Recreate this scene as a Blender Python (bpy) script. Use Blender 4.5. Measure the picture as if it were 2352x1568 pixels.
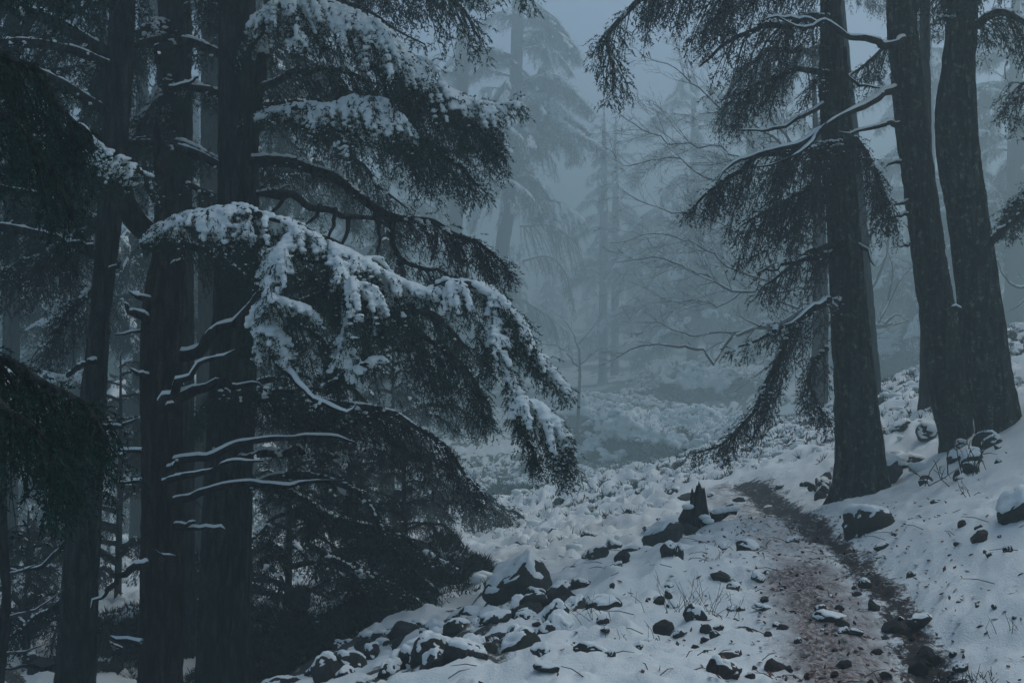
import bpy, math, random
import numpy as np
from mathutils import Vector

# ------------------------------------------------------------------ camera, air, light
SC = bpy.context.scene
for o in list(bpy.data.objects): bpy.data.objects.remove(o)
R = math.radians
CAM = np.array([0.0, 0.0, 1.6]); PITCH = R(2.0); FPX = 2352*50/36.0
cam_d = bpy.data.cameras.new('camera'); cam_d.lens = 50; cam_d.sensor_width = 36
cam_d.clip_start = 0.1; cam_d.clip_end = 900
cam = bpy.data.objects.new('camera', cam_d); SC.collection.objects.link(cam)
cam.location = CAM; cam.rotation_euler = (R(90)+PITCH, 0, 0); SC.camera = cam

SUN_EL, SUN_AZ = R(56), R(58)      # light comes from high ahead, through overcast
w = bpy.data.worlds.new('World'); SC.world = w; w.use_nodes = True
nt = w.node_tree; nt.nodes.clear()
sky = nt.nodes.new('ShaderNodeTexSky'); sky.sky_type = 'NISHITA'; sky.sun_disc = False
sky.sun_elevation = SUN_EL; sky.sun_rotation = SUN_AZ; sky.air_density = 0.8; sky.dust_density = 2.0; sky.ozone_density = 1.2
bg = nt.nodes.new('ShaderNodeBackground'); bg.inputs[1].default_value = 0.15
wo = nt.nodes.new('ShaderNodeOutputWorld')
nt.links.new(sky.outputs[0], bg.inputs[0]); nt.links.new(bg.outputs[0], wo.inputs[0])
sun_d = bpy.data.lights.new('sun', 'SUN'); sun_d.energy = 0.7; sun_d.angle = R(40); sun_d.color = (1, 0.96, 0.9)
sun = bpy.data.objects.new('sun', sun_d); SC.collection.objects.link(sun)
sun.rotation_euler = Vector((-math.sin(SUN_AZ)*math.cos(SUN_EL), -math.cos(SUN_AZ)*math.cos(SUN_EL), -math.sin(SUN_EL))).to_track_quat('-Z', 'Y').to_euler()
SC.view_settings.view_transform = 'Standard'; SC.view_settings.look = 'None'
SC.view_settings.gamma = 1; SC.view_settings.use_curve_mapping = False
SC.view_settings.exposure = 0.20
HAZE = 0.0112
SC.cycles.volume_bounces = 4; SC.cycles.max_bounces = 6; SC.cycles.diffuse_bounces = 3
SC.cycles.use_denoising = True; SC.cycles.sample_clamp_indirect = 4

rng = np.random.default_rng(11); random.seed(5)
COL = SC.collection

# ------------------------------------------------------------------ helpers
def link(o, parent=None):
    COL.objects.link(o)
    if parent is not None: o.parent = parent
    return o
def tag(o, label=None, cat=None, group=None, kind=None):
    if label: o['label'] = label
    if cat: o['category'] = cat
    if group: o['group'] = group
    if kind: o['kind'] = kind
    return o
def empty(name, loc=(0, 0, 0), rz=0.0):
    o = bpy.data.objects.new(name, None); o.empty_display_size = 0.1
    o.location = tuple(float(v) for v in loc); o.rotation_euler = (0, 0, rz); return link(o)
def nrm(a): return a/np.maximum(np.linalg.norm(a, axis=-1, keepdims=True), 1e-9)
FWD = np.array([0, math.cos(PITCH), math.sin(PITCH)]); UPV = np.array([0, -math.sin(PITCH), math.cos(PITCH)])
def ray(x, y): return FWD + np.array([1., 0, 0])*((x-1176)/FPX) + UPV*((784-y)/FPX)
def far(d): return float(np.interp(d, [0, 19, 27, 80], [0, 19, 80, 215]))    # distances beyond the near trees, in metres
def P(x, y, d): return CAM + ray(x, y)*far(d)

def _h(ix, iy, iz, s):
    n = (ix*374761393 + iy*668265263 + iz*2147483647 + s*974634777) & 0xffffffff
    n = ((n ^ (n >> 13))*1274126177) & 0xffffffff
    n = (n ^ (n >> 16)) & 0xffffffff
    return (n/4294967295.0)*2-1
def vnoise(p, s=0):
    p = np.asarray(p, float); f = np.floor(p); i = f.astype(np.int64); t = p-f; t = t*t*(3-2*t)
    r = 0
    for a in (0, 1):
        wx = t[..., 0] if a else 1-t[..., 0]
        for b in (0, 1):
            wy = t[..., 1] if b else 1-t[..., 1]
            for c in (0, 1):
                wz = t[..., 2] if c else 1-t[..., 2]
                r = r + wx*wy*wz*_h(i[..., 0]+a, i[..., 1]+b, i[..., 2]+c, s)
    return r
def fbm(p, oct=4, s=0):
    r = 0; a = 1.0; p = np.asarray(p, float)
    for k in range(oct): r = r + a*vnoise(p*(2.03**k)+k*17.3, s+k); a *= .5
    return r

class MB:
    def __init__(s): s.V = []; s.T = []; s.Q = []; s.n = 0
    def add(s, V, T=None, Q=None):
        V = np.asarray(V, float).reshape(-1, 3)
        if T is not None and len(T): s.T.append(np.asarray(T).reshape(-1, 3)+s.n)
        if Q is not None and len(Q): s.Q.append(np.asarray(Q).reshape(-1, 4)+s.n)
        s.V.append(V); s.n += len(V)
    def mesh(s, name, mat, off=(0, 0, 0), smooth=True):
        V = np.concatenate(s.V)-np.asarray(off) if s.V else np.zeros((0, 3))
        T = np.concatenate(s.T) if s.T else np.zeros((0, 3), int); Q = np.concatenate(s.Q) if s.Q else np.zeros((0, 4), int)
        me = bpy.data.meshes.new(name); me.vertices.add(len(V)); me.vertices.foreach_set('co', V.astype(np.float32).ravel())
        me.loops.add(T.size+Q.size); me.loops.foreach_set('vertex_index', np.concatenate([T.ravel(), Q.ravel()]).astype(np.int32))
        tot = np.concatenate([np.full(len(T), 3), np.full(len(Q), 4)]).astype(np.int32)
        st = np.concatenate([[0], np.cumsum(tot)[:-1]]).astype(np.int32) if len(tot) else tot
        me.polygons.add(len(tot)); me.polygons.foreach_set('loop_start', st); me.polygons.foreach_set('loop_total', tot)
        me.polygons.foreach_set('use_smooth', np.full(len(tot), smooth))
        me.update(calc_edges=True)
        if mat: me.materials.append(mat)
        return me
    def build(s, name, mat, parent=None, off=(0, 0, 0), smooth=True):
        return link(bpy.data.objects.new(name, s.mesh(name, mat, off, smooth)), parent)

def tubes(mb, PT, RD, S=5, cap=False, ref=(0.07, 1.0, 0.03)):
    """PT [M,K,3] centre lines, RD [M,K] radii"""
    PT = np.asarray(PT, float); RD = np.asarray(RD, float)
    if PT.ndim == 2: PT = PT[None]; RD = RD[None]
    M, K, _ = PT.shape
    if M == 0: return
    T = nrm(np.gradient(PT, axis=1)); N = nrm(np.cross(T, np.array(ref))); B = np.cross(T, N)
    a = np.arange(S)*2*np.pi/S
    V = PT[:, :, None]+RD[:, :, None, None]*(np.cos(a)[:, None]*N[:, :, None]+np.sin(a)[:, None]*B[:, :, None])
    idx = np.arange(M*K*S).reshape(M, K, S); nx = np.roll(idx, -1, axis=2)
    Q = np.stack([idx[:, :-1], nx[:, :-1], nx[:, 1:], idx[:, 1:]], -1)
    mb.add(V, Q=Q)
    if cap:
        for e in (0, K-1):
            mb.add(V[:, e].reshape(-1, 3), T=np.concatenate([[[m*S, m*S+k, m*S+k+1] for k in range(1, S-1)] for m in range(M)]))

def catmull(pts, step):
    pts = np.asarray(pts, float)
    if len(pts) == 2: pts = np.stack([pts[0], (pts[0]+pts[1])/2, pts[1]])
    p = np.concatenate([[2*pts[0]-pts[1]], pts, [2*pts[-1]-pts[-2]]]); out = []
    for i in range(1, len(p)-2):
        L = np.linalg.norm(p[i+1, :3]-p[i, :3]); n = max(2, int(L/step)); t = np.arange(n)[:, None]/n
        out.append(.5*((2*p[i])+(-p[i-1]+p[i+1])*t+(2*p[i-1]-5*p[i]+4*p[i+1]-p[i+2])*t*t+(-p[i-1]+3*p[i]-3*p[i+1]+p[i+2])*t**3))
    out.append(pts[-1:]); return np.concatenate(out)

def ico(n):
    t = (1+5**.5)/2
    V = [(-1, t, 0), (1, t, 0), (-1, -t, 0), (1, -t, 0), (0, -1, t), (0, 1, t), (0, -1, -t), (0, 1, -t), (t, 0, -1), (t, 0, 1), (-t, 0, -1), (-t, 0, 1)]
    F = [(0, 11, 5), (0, 5, 1), (0, 1, 7), (0, 7, 10), (0, 10, 11), (1, 5, 9), (5, 11, 4), (11, 10, 2), (10, 7, 6), (7, 1, 8), (3, 9, 4), (3, 4, 2), (3, 2, 6), (3, 6, 8), (3, 8, 9), (4, 9, 5), (2, 4, 11), (6, 2, 10), (8, 6, 7), (9, 8, 1)]
    V = [tuple(nrm(np.array(v, float))) for v in V]
    for _ in range(n):
        c = {}; G = []
        def mid(a, b):
            k = (min(a, b), max(a, b))
            if k not in c: V.append(tuple(nrm((np.array(V[a])+np.array(V[b]))))); c[k] = len(V)-1
            return c[k]
        for a, b, d in F:
            x, y, z = mid(a, b), mid(b, d), mid(d, a); G += [(a, x, z), (b, y, x), (d, z, y), (x, y, z)]
        F = G
    return np.array(V), np.array(F)
ICO = [ico(k) for k in range(5)]
def blobs(mb, C, S, lvl=0):
    """C [N,3] centres, S [N,3] radii"""
    if len(C) == 0: return
    V, F = ICO[lvl]; N = len(C)
    mb.add(C[:, None]+V[None]*S[:, None], T=F[None]+(np.arange(N)*len(V))[:, None, None])

# ------------------------------------------------------------------ materials
def mat(name, build):
    m = bpy.data.materials.new(name); m.use_nodes = True; n = m.node_tree; b = n.nodes['Principled BSDF']
    b.inputs['Specular IOR Level'].default_value = 0.25
    build(n, b); return m
def noise(n, scale, detail=4, rough=.6, vec=None, stretch=None, obj=True):
    tc = n.nodes.new('ShaderNodeTexCoord'); src = tc.outputs['Object'] if obj else vec
    if stretch:
        mp = n.nodes.new('ShaderNodeMapping'); mp.inputs['Scale'].default_value = stretch; n.links.new(src, mp.inputs[0]); src = mp.outputs[0]
    t = n.nodes.new('ShaderNodeTexNoise'); t.inputs['Scale'].default_value = scale; t.inputs['Detail'].default_value = detail; t.inputs['Roughness'].default_value = rough
    n.links.new(src, t.inputs['Vector']); return t.outputs[0]
def ramp(n, src, stops):
    r = n.nodes.new('ShaderNodeValToRGB'); e = r.color_ramp.elements
    while len(e) < len(stops): e.new(.5)
    for k, (p, c) in enumerate(stops): e[k].position = p; e[k].color = (*c, 1) if len(c) == 3 else c
    n.links.new(src, r.inputs[0]); return r.outputs[0]
def mixc(n, f, a, b):
    m = n.nodes.new('ShaderNodeMix'); m.data_type = 'RGBA'
    for s, v in ((m.inputs[0], f), (m.inputs[6], a), (m.inputs[7], b)):
        if isinstance(v, (int, float)): s.default_value = v
        elif isinstance(v, tuple): s.default_value = (*v, 1)
        else: n.links.new(v, s)
    return m.outputs[2]
def mathn(n, op, a, b=0.0, clamp=False):
    m = n.nodes.new('ShaderNodeMath'); m.operation = op; m.use_clamp = clamp
    for s, v in ((m.inputs[0], a), (m.inputs[1], b)):
        if isinstance(v, (int, float)): s.default_value = v
        else: n.links.new(v, s)
    return m.outputs[0]
def bump(n, b, src, st, dist):
    u = n.nodes.new('ShaderNodeBump'); u.inputs['Strength'].default_value = st; u.inputs['Distance'].default_value = dist
    n.links.new(src, u.inputs['Height']); n.links.new(u.outputs[0], b.inputs['Normal'])

def f_snow(n, b):
    c = ramp(n, noise(n, 3, 4), [(.3, (.71, .79, .79)), (.7, (.83, .90, .88))])
    n.links.new(c, b.inputs['Base Color']); b.inputs['Roughness'].default_value = .75
    bump(n, b, noise(n, 38, 5, .7), .5, .012)
M_SNOW = mat('snow', f_snow)
def bark(c0, c1, lich, amt):
    def f(n, b):
        a = noise(n, 9, 6, .65, stretch=(1.6, 1.6, .28)); c = ramp(n, a, [(.40, c0), (.60, c1)])
        l = ramp(n, noise(n, 16, 5, .7), [(.62-amt, (0, 0, 0)), (.72-amt, (1, 1, 1))])
        c = mixc(n, mathn(n, 'MULTIPLY', l, .75), c, lich)
        fine = ramp(n, noise(n, 70, 3, .7), [(.36, (.4, .4, .4)), (.64, (1.5, 1.5, 1.5))])
        m = n.nodes.new('ShaderNodeMix'); m.data_type = 'RGBA'; m.blend_type = 'MULTIPLY'; m.inputs[0].default_value = 1
        n.links.new(c, m.inputs[6]); n.links.new(fine, m.inputs[7]); n.links.new(m.outputs[2], b.inputs['Base Color'])
        tc = n.nodes.new('ShaderNodeTexCoord'); mp = n.nodes.new('ShaderNodeMapping'); mp.inputs['Scale'].default_value = (1, 1, .22); n.links.new(tc.outputs['Object'], mp.inputs[0]); vo = n.nodes.new('ShaderNodeTexVoronoi'); vo.feature = 'DISTANCE_TO_EDGE'; vo.inputs['Scale'].default_value = 12; n.links.new(mp.outputs[0], vo.inputs['Vector'])
        crk = ramp(n, vo.outputs['Distance'], [(.0, (.25, .25, .25)), (.22, (1, 1, 1))]); m2 = n.nodes.new('ShaderNodeMix'); m2.data_type = 'RGBA'; m2.blend_type = 'MULTIPLY'; m2.inputs[0].default_value = .9; n.links.new(m.outputs[2], m2.inputs[6]); n.links.new(crk, m2.inputs[7]); n.links.new(m2.outputs[2], b.inputs['Base Color'])
        b.inputs['Roughness'].default_value = .95; b.inputs['Specular IOR Level'].default_value = .08
        h = mathn(n, 'ADD', a, mathn(n, 'ADD', mathn(n, 'MULTIPLY', noise(n, 55, 4, .7, stretch=(1, 1, .4)), .5), crk)); bump(n, b, h, .9, .03)
    return f
M_BARK = mat('bark', bark((.008, .011, .011), (.048, .054, .050), (.060, .060, .050), .0))
M_BARKB = mat('brown_bark', bark((.011, .009, .008), (.058, .045, .041), (.055, .05, .045), -.04))
M_BARKL = mat('lichen_bark', bark((.010, .015, .014), (.050, .062, .055), (.17, .21, .16), .09))
M_DEAD = mat('dead_wood', bark((.008, .008, .009), (.03, .028, .028), (.05, .052, .05), -.03))
def leafy(c0, c1, c2):
    def f(n, b):
        c = ramp(n, noise(n, 2.3, 5, .7), [(.3, c0), (.52, c1), (.75, c2)])
        oi = n.nodes.new('ShaderNodeObjectInfo'); c = mixc(n, mathn(n, 'MULTIPLY', oi.outputs['Random'], .35), c, c0)
        n.links.new(c, b.inputs['Base Color']); b.inputs['Roughness'].default_value = .7; b.inputs['Specular IOR Level'].default_value = .06
    return f
M_NEED = mat('cedar_needles', leafy((.004, .017, .015), (.010, .038, .030), (.024, .064, .045)))
M_NEEDB = mat('brown_needles', leafy((.013, .014, .015), (.023, .022, .024), (.026, .034, .029)))
M_NEEDG = mat('grey_needles', leafy((.012, .020, .019), (.022, .031, .029), (.034, .046, .040)))
def rockm(c0, c1, moss, mo):
    def f(n, b):
        c = ramp(n, noise(n, 5, 6, .7), [(.3, c0), (.7, c1)])
        l = ramp(n, noise(n, 9, 5, .7), [(.6-mo, (0, 0, 0)), (.68-mo, (1, 1, 1))]); c = mixc(n, l, c, moss); oi = n.nodes.new('ShaderNodeObjectInfo'); c = mixc(n, mathn(n, 'MULTIPLY', oi.outputs['Random'], .6), c, c0)
        n.links.new(c, b.inputs['Base Color']); b.inputs['Roughness'].default_value = .8; bump(n, b, noise(n, 24, 6, .75), .9, .03)
    return f
M_ROCK = mat('rock', rockm((.022, .026, .028), (.07, .074, .075), (.11, .12, .11), -.03))
M_ROCKM = mat('mossy_rock', rockm((.024, .028, .025), (.07, .076, .066), (.035, .055, .032), .06))
M_ROCKR = mat('red_rock', rockm((.034, .021, .021), (.085, .055, .052), (.10, .09, .09), -.05))
def f_leaf(n, b):
    oi = n.nodes.new('ShaderNodeTexCoord'); c = ramp(n, noise(n, 7, 2), [(.35, (.035, .012, .012)), (.5, (.085, .025, .020)), (.65, (.14, .055, .035))])
    n.links.new(c, b.inputs['Base Color']); b.inputs['Roughness'].default_value = .6
M_LEAF = mat('dead_leaf', f_leaf)
def f_twig(n, b): b.inputs['Base Color'].default_value = (.045, .038, .038, 1); b.inputs['Roughness'].default_value = .9
M_TWIG = mat('twig', f_twig)
def f_stem(n, b): b.inputs['Base Color'].default_value = (.06, .045, .04, 1)
M_STEM = mat('dry_stem', f_stem)
def f_under(n, b):
    c = ramp(n, noise(n, 6, 4), [(.3, (.022, .034, .028)), (.7, (.06, .062, .05))]); n.links.new(c, b.inputs['Base Color']); b.inputs['Roughness'].default_value = .9
M_UNDER = mat('undergrowth', f_under)
def attr(n, name):
    a = n.nodes.new('ShaderNodeAttribute'); a.attribute_name = name; return a.outputs['Fac']
def f_ground(n, b):
    geo = n.nodes.new('ShaderNodeNewGeometry'); pos = geo.outputs['Position']
    sn = ramp(n, noise(n, 2, 5, obj=False, vec=pos), [(.3, (.71, .79, .79)), (.7, (.83, .90, .88))])
    # trodden path: slush tinted by earth, bare black mud on its right edge
    n1 = noise(n, 9, 6, .75, obj=False, vec=pos, stretch=(1, .55, 1)); n2 = noise(n, 30, 6, .8, obj=False, vec=pos, stretch=(1, .6, 1))
    k = mathn(n, 'ADD', mathn(n, 'MULTIPLY', n1, .6), mathn(n, 'MULTIPLY', n2, .55))
    dirty = mathn(n, 'ADD', mathn(n, 'MULTIPLY', attr(n, 'path'), .42), mathn(n, 'SUBTRACT', k, .66))
    slush = ramp(n, dirty, [(.20, (0, 0, 0)), (.48, (1, 1, 1))])
    tint = ramp(n, n2, [(.38, (.030, .022, .019)), (.48, (.13, .10, .09)), (.58, (.44, .42, .41))])
    c = mixc(n, slush, sn, tint)
    mud = ramp(n, mathn(n, 'ADD', mathn(n, 'MULTIPLY', attr(n, 'mud'), .46), mathn(n, 'MULTIPLY', mathn(n, 'SUBTRACT', k, .60), 1.5)), [(.18, (0, 0, 0)), (.34, (1, 1, 1))])
    c = mixc(n, mud, c, ramp(n, n2, [(.4, (.010, .010, .011)), (.65, (.045, .038, .036))]))
    # plants and soil showing in hollows between snow lumps
    gap = ramp(n, mathn(n, 'ADD', attr(n, 'gap'), mathn(n, 'MULTIPLY', mathn(n, 'SUBTRACT', n2, .5), .9)), [(.48, (0, 0, 0)), (.62, (1, 1, 1))])
    c = mixc(n, gap, c, ramp(n, n1, [(.35, (.035, .040, .034)), (.65, (.085, .088, .078))]))
    n.links.new(c, b.inputs['Base Color']); b.inputs['Roughness'].default_value = .8
    h = mathn(n, 'ADD', mathn(n, 'MULTIPLY', n2, .5), noise(n, 75, 4, .7, obj=False, vec=pos)); bump(n, b, h, .65, .025)
M_GROUND = mat('snowy_ground', f_ground)

# ------------------------------------------------------------------ terrain
S = 2352/1024
CT = [(430,682,7.2),(512,682,7),(700,682,7),(900,682,7.2),(1024,682,7.3),(1024,600,8),(1024,500,10),(1000,415,14.5),(870,560,10),
 (914,682,7),(870,588,9.3),(827,553,10.8),(801,527,12.5),(779,509,14.5),(757,496,17),(900,600,9),(940,520,11),(960,460,14),(900,490,13.5),
 (435,682,7.5),(535,640,8.3),(566,618,8.9),(653,562,10.8),(705,540,12),(740,522,13.5),(855,503,14.6),(925,462,15.6),(985,445,14.4),
 (252,698,12),(222,716,13.6),(120,705,13),(374,627,12.5),(470,598,13.2),(579,545,16),(653,516,17.5),(697,520,16.2),(350,670,10),(440,640,10.2),(540,588,12.4),(610,560,13.2),
 (480,560,18),(560,520,20),(600,490,23),(680,478,24),(760,478,23),(20,600,17),(20,690,13),(290,664,14.5),(280,600,19),(150,640,16),(0,540,24),
 (300,470,30),(450,445,33),(480,455,30),(560,440,34),(600,400,48),(620,380,62),(700,430,33),(800,440,28),(860,430,25),(900,400,28),(915,380,34),
 (1000,330,32),(1024,280,45),(890,340,45),(620,345,95),(400,400,62),(200,400,60),(0,430,40),(850,320,80)]
cp = [P(x*S, y*S, d) for x, y, d in CT]
cp += [(-6, -2, -.4), (6, -2, 1.0), (0, -2, .05), (0, 2, .1), (3, 3, .45), (-3, 3, -.2), (5.2, 6, 1.25), (6.5, 9, 1.9), (9, 14, 3.2), (-7, 6, -1.0), (-12, 14, -1.2), (0, -25, 0), (-25, 0, -2), (25, 0, 6), (14, 20, 4.8), (22, 30, 8),
 (-50, 90, 1), (-90, 150, 6), (0, 220, 9), (60, 130, 13), (110, 220, 15), (-100, 0, -3), (100, 0, 12), (0, -100, -2), (-170, 190, 6), (170, 80, 15)]
cp = np.array([tuple(c) for c in cp], float); KC = 0.8
def kern(a, b): return np.sqrt(((a[:, None, :2]-b[None, :, :2])**2).sum(-1)+KC**2)
Am = np.zeros((len(cp)+3, len(cp)+3)); Am[:len(cp), :len(cp)] = kern(cp, cp)-np.eye(len(cp))*.12
Pm = np.c_[np.ones(len(cp)), cp[:, :2]]; Am[:len(cp), len(cp):] = Pm; Am[len(cp):, :len(cp)] = Pm.T
WT = np.linalg.solve(Am, np.r_[cp[:, 2], 0, 0, 0])
def base_h(xy):
    xy = np.asarray(xy, float).reshape(-1, 2); out = np.empty(len(xy))
    for i in range(0, len(xy), 20000):
        q = xy[i:i+20000]; out[i:i+20000] = kern(q, cp)@WT[:len(cp)]+WT[len(cp)]+q@WT[len(cp)+1:]
    return out
PATH = np.array([P(x*S, y*S, d)[:2] for x, y, d in [(960,760,5.3),(925,682,7),(905,640,7.9),(872,592,9.3),(838,556,10.8),(806,528,12.5),(785,510,14.5),(758,497,17),(735,492,19)]]+[(2.6, 0), (2.4, 2.5)][::-1])
PATH = np.concatenate([PATH[-2:][::-1], PATH[:-2]])
def dist_path(xy, line, sign=False):
    best = np.full(len(xy), 1e9); sd = np.zeros(len(xy))
    for a, b in zip(line[:-1], line[1:]):
        d = b-a; t = np.clip(((xy-a)@d)/(d@d), 0, 1); v = xy-(a+t[:, None]*d); L = np.hypot(v[:, 0], v[:, 1])
        m = L < best; best[m] = L[m]; sd[m] = (np.sign(d[0]*v[:, 1]-d[1]*v[:, 0])*-L)[m]   # + = right of path
    return (best, sd) if sign else best
def sstep(x, a, b): t = np.clip((x-a)/(b-a), 0, 1); return t*t*(3-2*t)
def inpoly(x, y, poly):
    poly = np.array(poly); r = np.zeros(len(x), bool); j = len(poly)-1
    for i in range(len(poly)):
        c = ((poly[i, 1] > y) != (poly[j, 1] > y)) & (x < (poly[j, 0]-poly[i, 0])*(y-poly[i, 1])/(poly[j, 1]-poly[i, 1]+1e-12)+poly[i, 0]); r ^= c; j = i
    return r
def fields(xy):
    xy = np.asarray(xy, float).reshape(-1, 2); x, y = xy[:, 0], xy[:, 1]; d, sd = dist_path(xy, PATH, True)
    p3 = np.c_[xy, np.zeros(len(xy))]; z = base_h(xy); r = np.hypot(x, y)
    left = sstep(-sd, .9, 2.2)*sstep(r, 11, 15); slope = sstep(sd, 1.0, 1.9)*(1-sstep(y, 14, 18))
    mid = sstep(r, 15, 19)*(d > .9)
    z = z+.05*fbm(p3*.9, 3, 3)*(1-.5*slope)
    b = np.abs(fbm(p3*2.1, 3, 9)); lump = (1-np.clip(b*1.6, 0, 1))
    amp = .035+.06*left+.13*mid+.055*sstep(-sd, .5, 1.3)
    amp = amp*(1-.8*np.exp(-(d/.45)**2))*(1-.85*slope)
    z = z+amp*(lump-.5)
    z = z+.30*sstep(r, 22, 40)*(.5-np.abs(fbm(p3*.75, 3, 13)))*(d > 1.5)
    rough = 1-.75*slope
    z = z+.022*rough*fbm(p3*6.5, 3, 21)+.012*fbm(p3*17, 3, 33)*np.clip(rough+.1, 0, 1)
    z = z+.020*np.exp(-(d/.7)**2)*fbm(p3*5.2, 2, 91)
    z = z-.09*np.exp(-((sd-.12)/.3)**2)
    pathm = np.exp(-((np.maximum(np.abs(sd+.30)-.14, 0))/.28)**2)+.42*np.exp(-((np.maximum(np.abs(sd+.75)-.3, 0))/.35)**2)*(y < 10.5)*np.clip(1.1-.0*y, 0, 1)
    mud = np.exp(-((sd-.10)/(.15+.10*sstep(-y, -9, -7)))**2)+.5*np.exp(-(d/.6)**2)*sstep(y, 11.5, 13.5)
    gap = np.clip(mid*1.0+left*.35, 0, 1)*(sstep(-lump, -.80, -.35))*(.42+.58*sstep(fbm(p3*.22, 3, 51), -.25, .35))
    talus = sstep(-sd, 1.0, 2.4)*(1-sstep(r, 14, 17))*sstep(.5-x-.0*y, -.5, 1)
    gap = np.maximum(gap, .78*sstep(r, 90, 150)*sstep(fbm(p3*.16, 4, 61), -.35, .25))
    gap = np.maximum(gap, talus*.80*sstep(fbm(p3*2.4, 4, 77), -.15, .45))
    return z, pathm, np.clip(mud, 0, 1), gap
def gz(x, y): return float(fields([[x, y]])[0][0])
# ray march table for placing by view direction
def hit(x, y, dmin=4):
    d = np.concatenate([np.arange(dmin, 30, .15), np.arange(30, 285, .8)]); q = CAM+ray(x, y)*d[:, None]; h = base_h(q[:, :2])
    k = np.where(q[:, 2] < h)[0]
    if len(k) == 0: return None
    k = k[0]; 
    if k == 0: return q[0], d[0]
    a = (q[k-1, 2]-h[k-1])/((q[k-1, 2]-h[k-1])-(q[k, 2]-h[k])); dd = d[k-1]+a*(d[k]-d[k-1]); p = CAM+ray(x, y)*dd
    p[2] = gz(p[0], p[1]); return p, dd

ang = np.unique(np.concatenate([np.linspace(-180, -34, 60), np.arange(-34, -24, .4), np.arange(-24, 24, .125), np.arange(24, 34, .4), np.linspace(34, 180, 60)]))[:-1]
rad = np.concatenate([[.3, 1, 1.8, 2.6, 3.4, 4.2], 5.0*1.0092**np.arange(1, 254)]); rad = np.concatenate([rad, np.geomspace(rad[-1]*1.012, 296, 170)])
Ra, An = np.meshgrid(rad, np.radians(ang), indexing='ij'); X = Ra*np.sin(An); Y = Ra*np.cos(An)
gzv, gp, gm, gg = fields(np.c_[X.ravel(), Y.ravel()])
nr, na = X.shape; idx = np.arange(nr*na).reshape(nr, na); nx = np.roll(idx, -1, axis=1)
mb = MB(); mb.add(np.c_[X.ravel(), Y.ravel(), gzv], Q=np.stack([idx[:-1], nx[:-1], nx[1:], idx[1:]], -1))
c0 = mb.n; mb.add([[0, 0, gz(0, 0)]]); mb.T.append(np.stack([np.full(na, c0), nx[0], idx[0]], -1))
ground = mb.build('ground', M_GROUND)
for nm, arr in (('path', gp), ('mud', gm), ('gap', gg)):
    a = ground.data.attributes.new(nm, 'FLOAT', 'POINT'); a.data.foreach_set('value', np.append(arr, 0).astype(np.float32))
tag(ground, 'snow covered forest floor crossed by a trodden muddy footpath', kind='structure')

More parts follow.
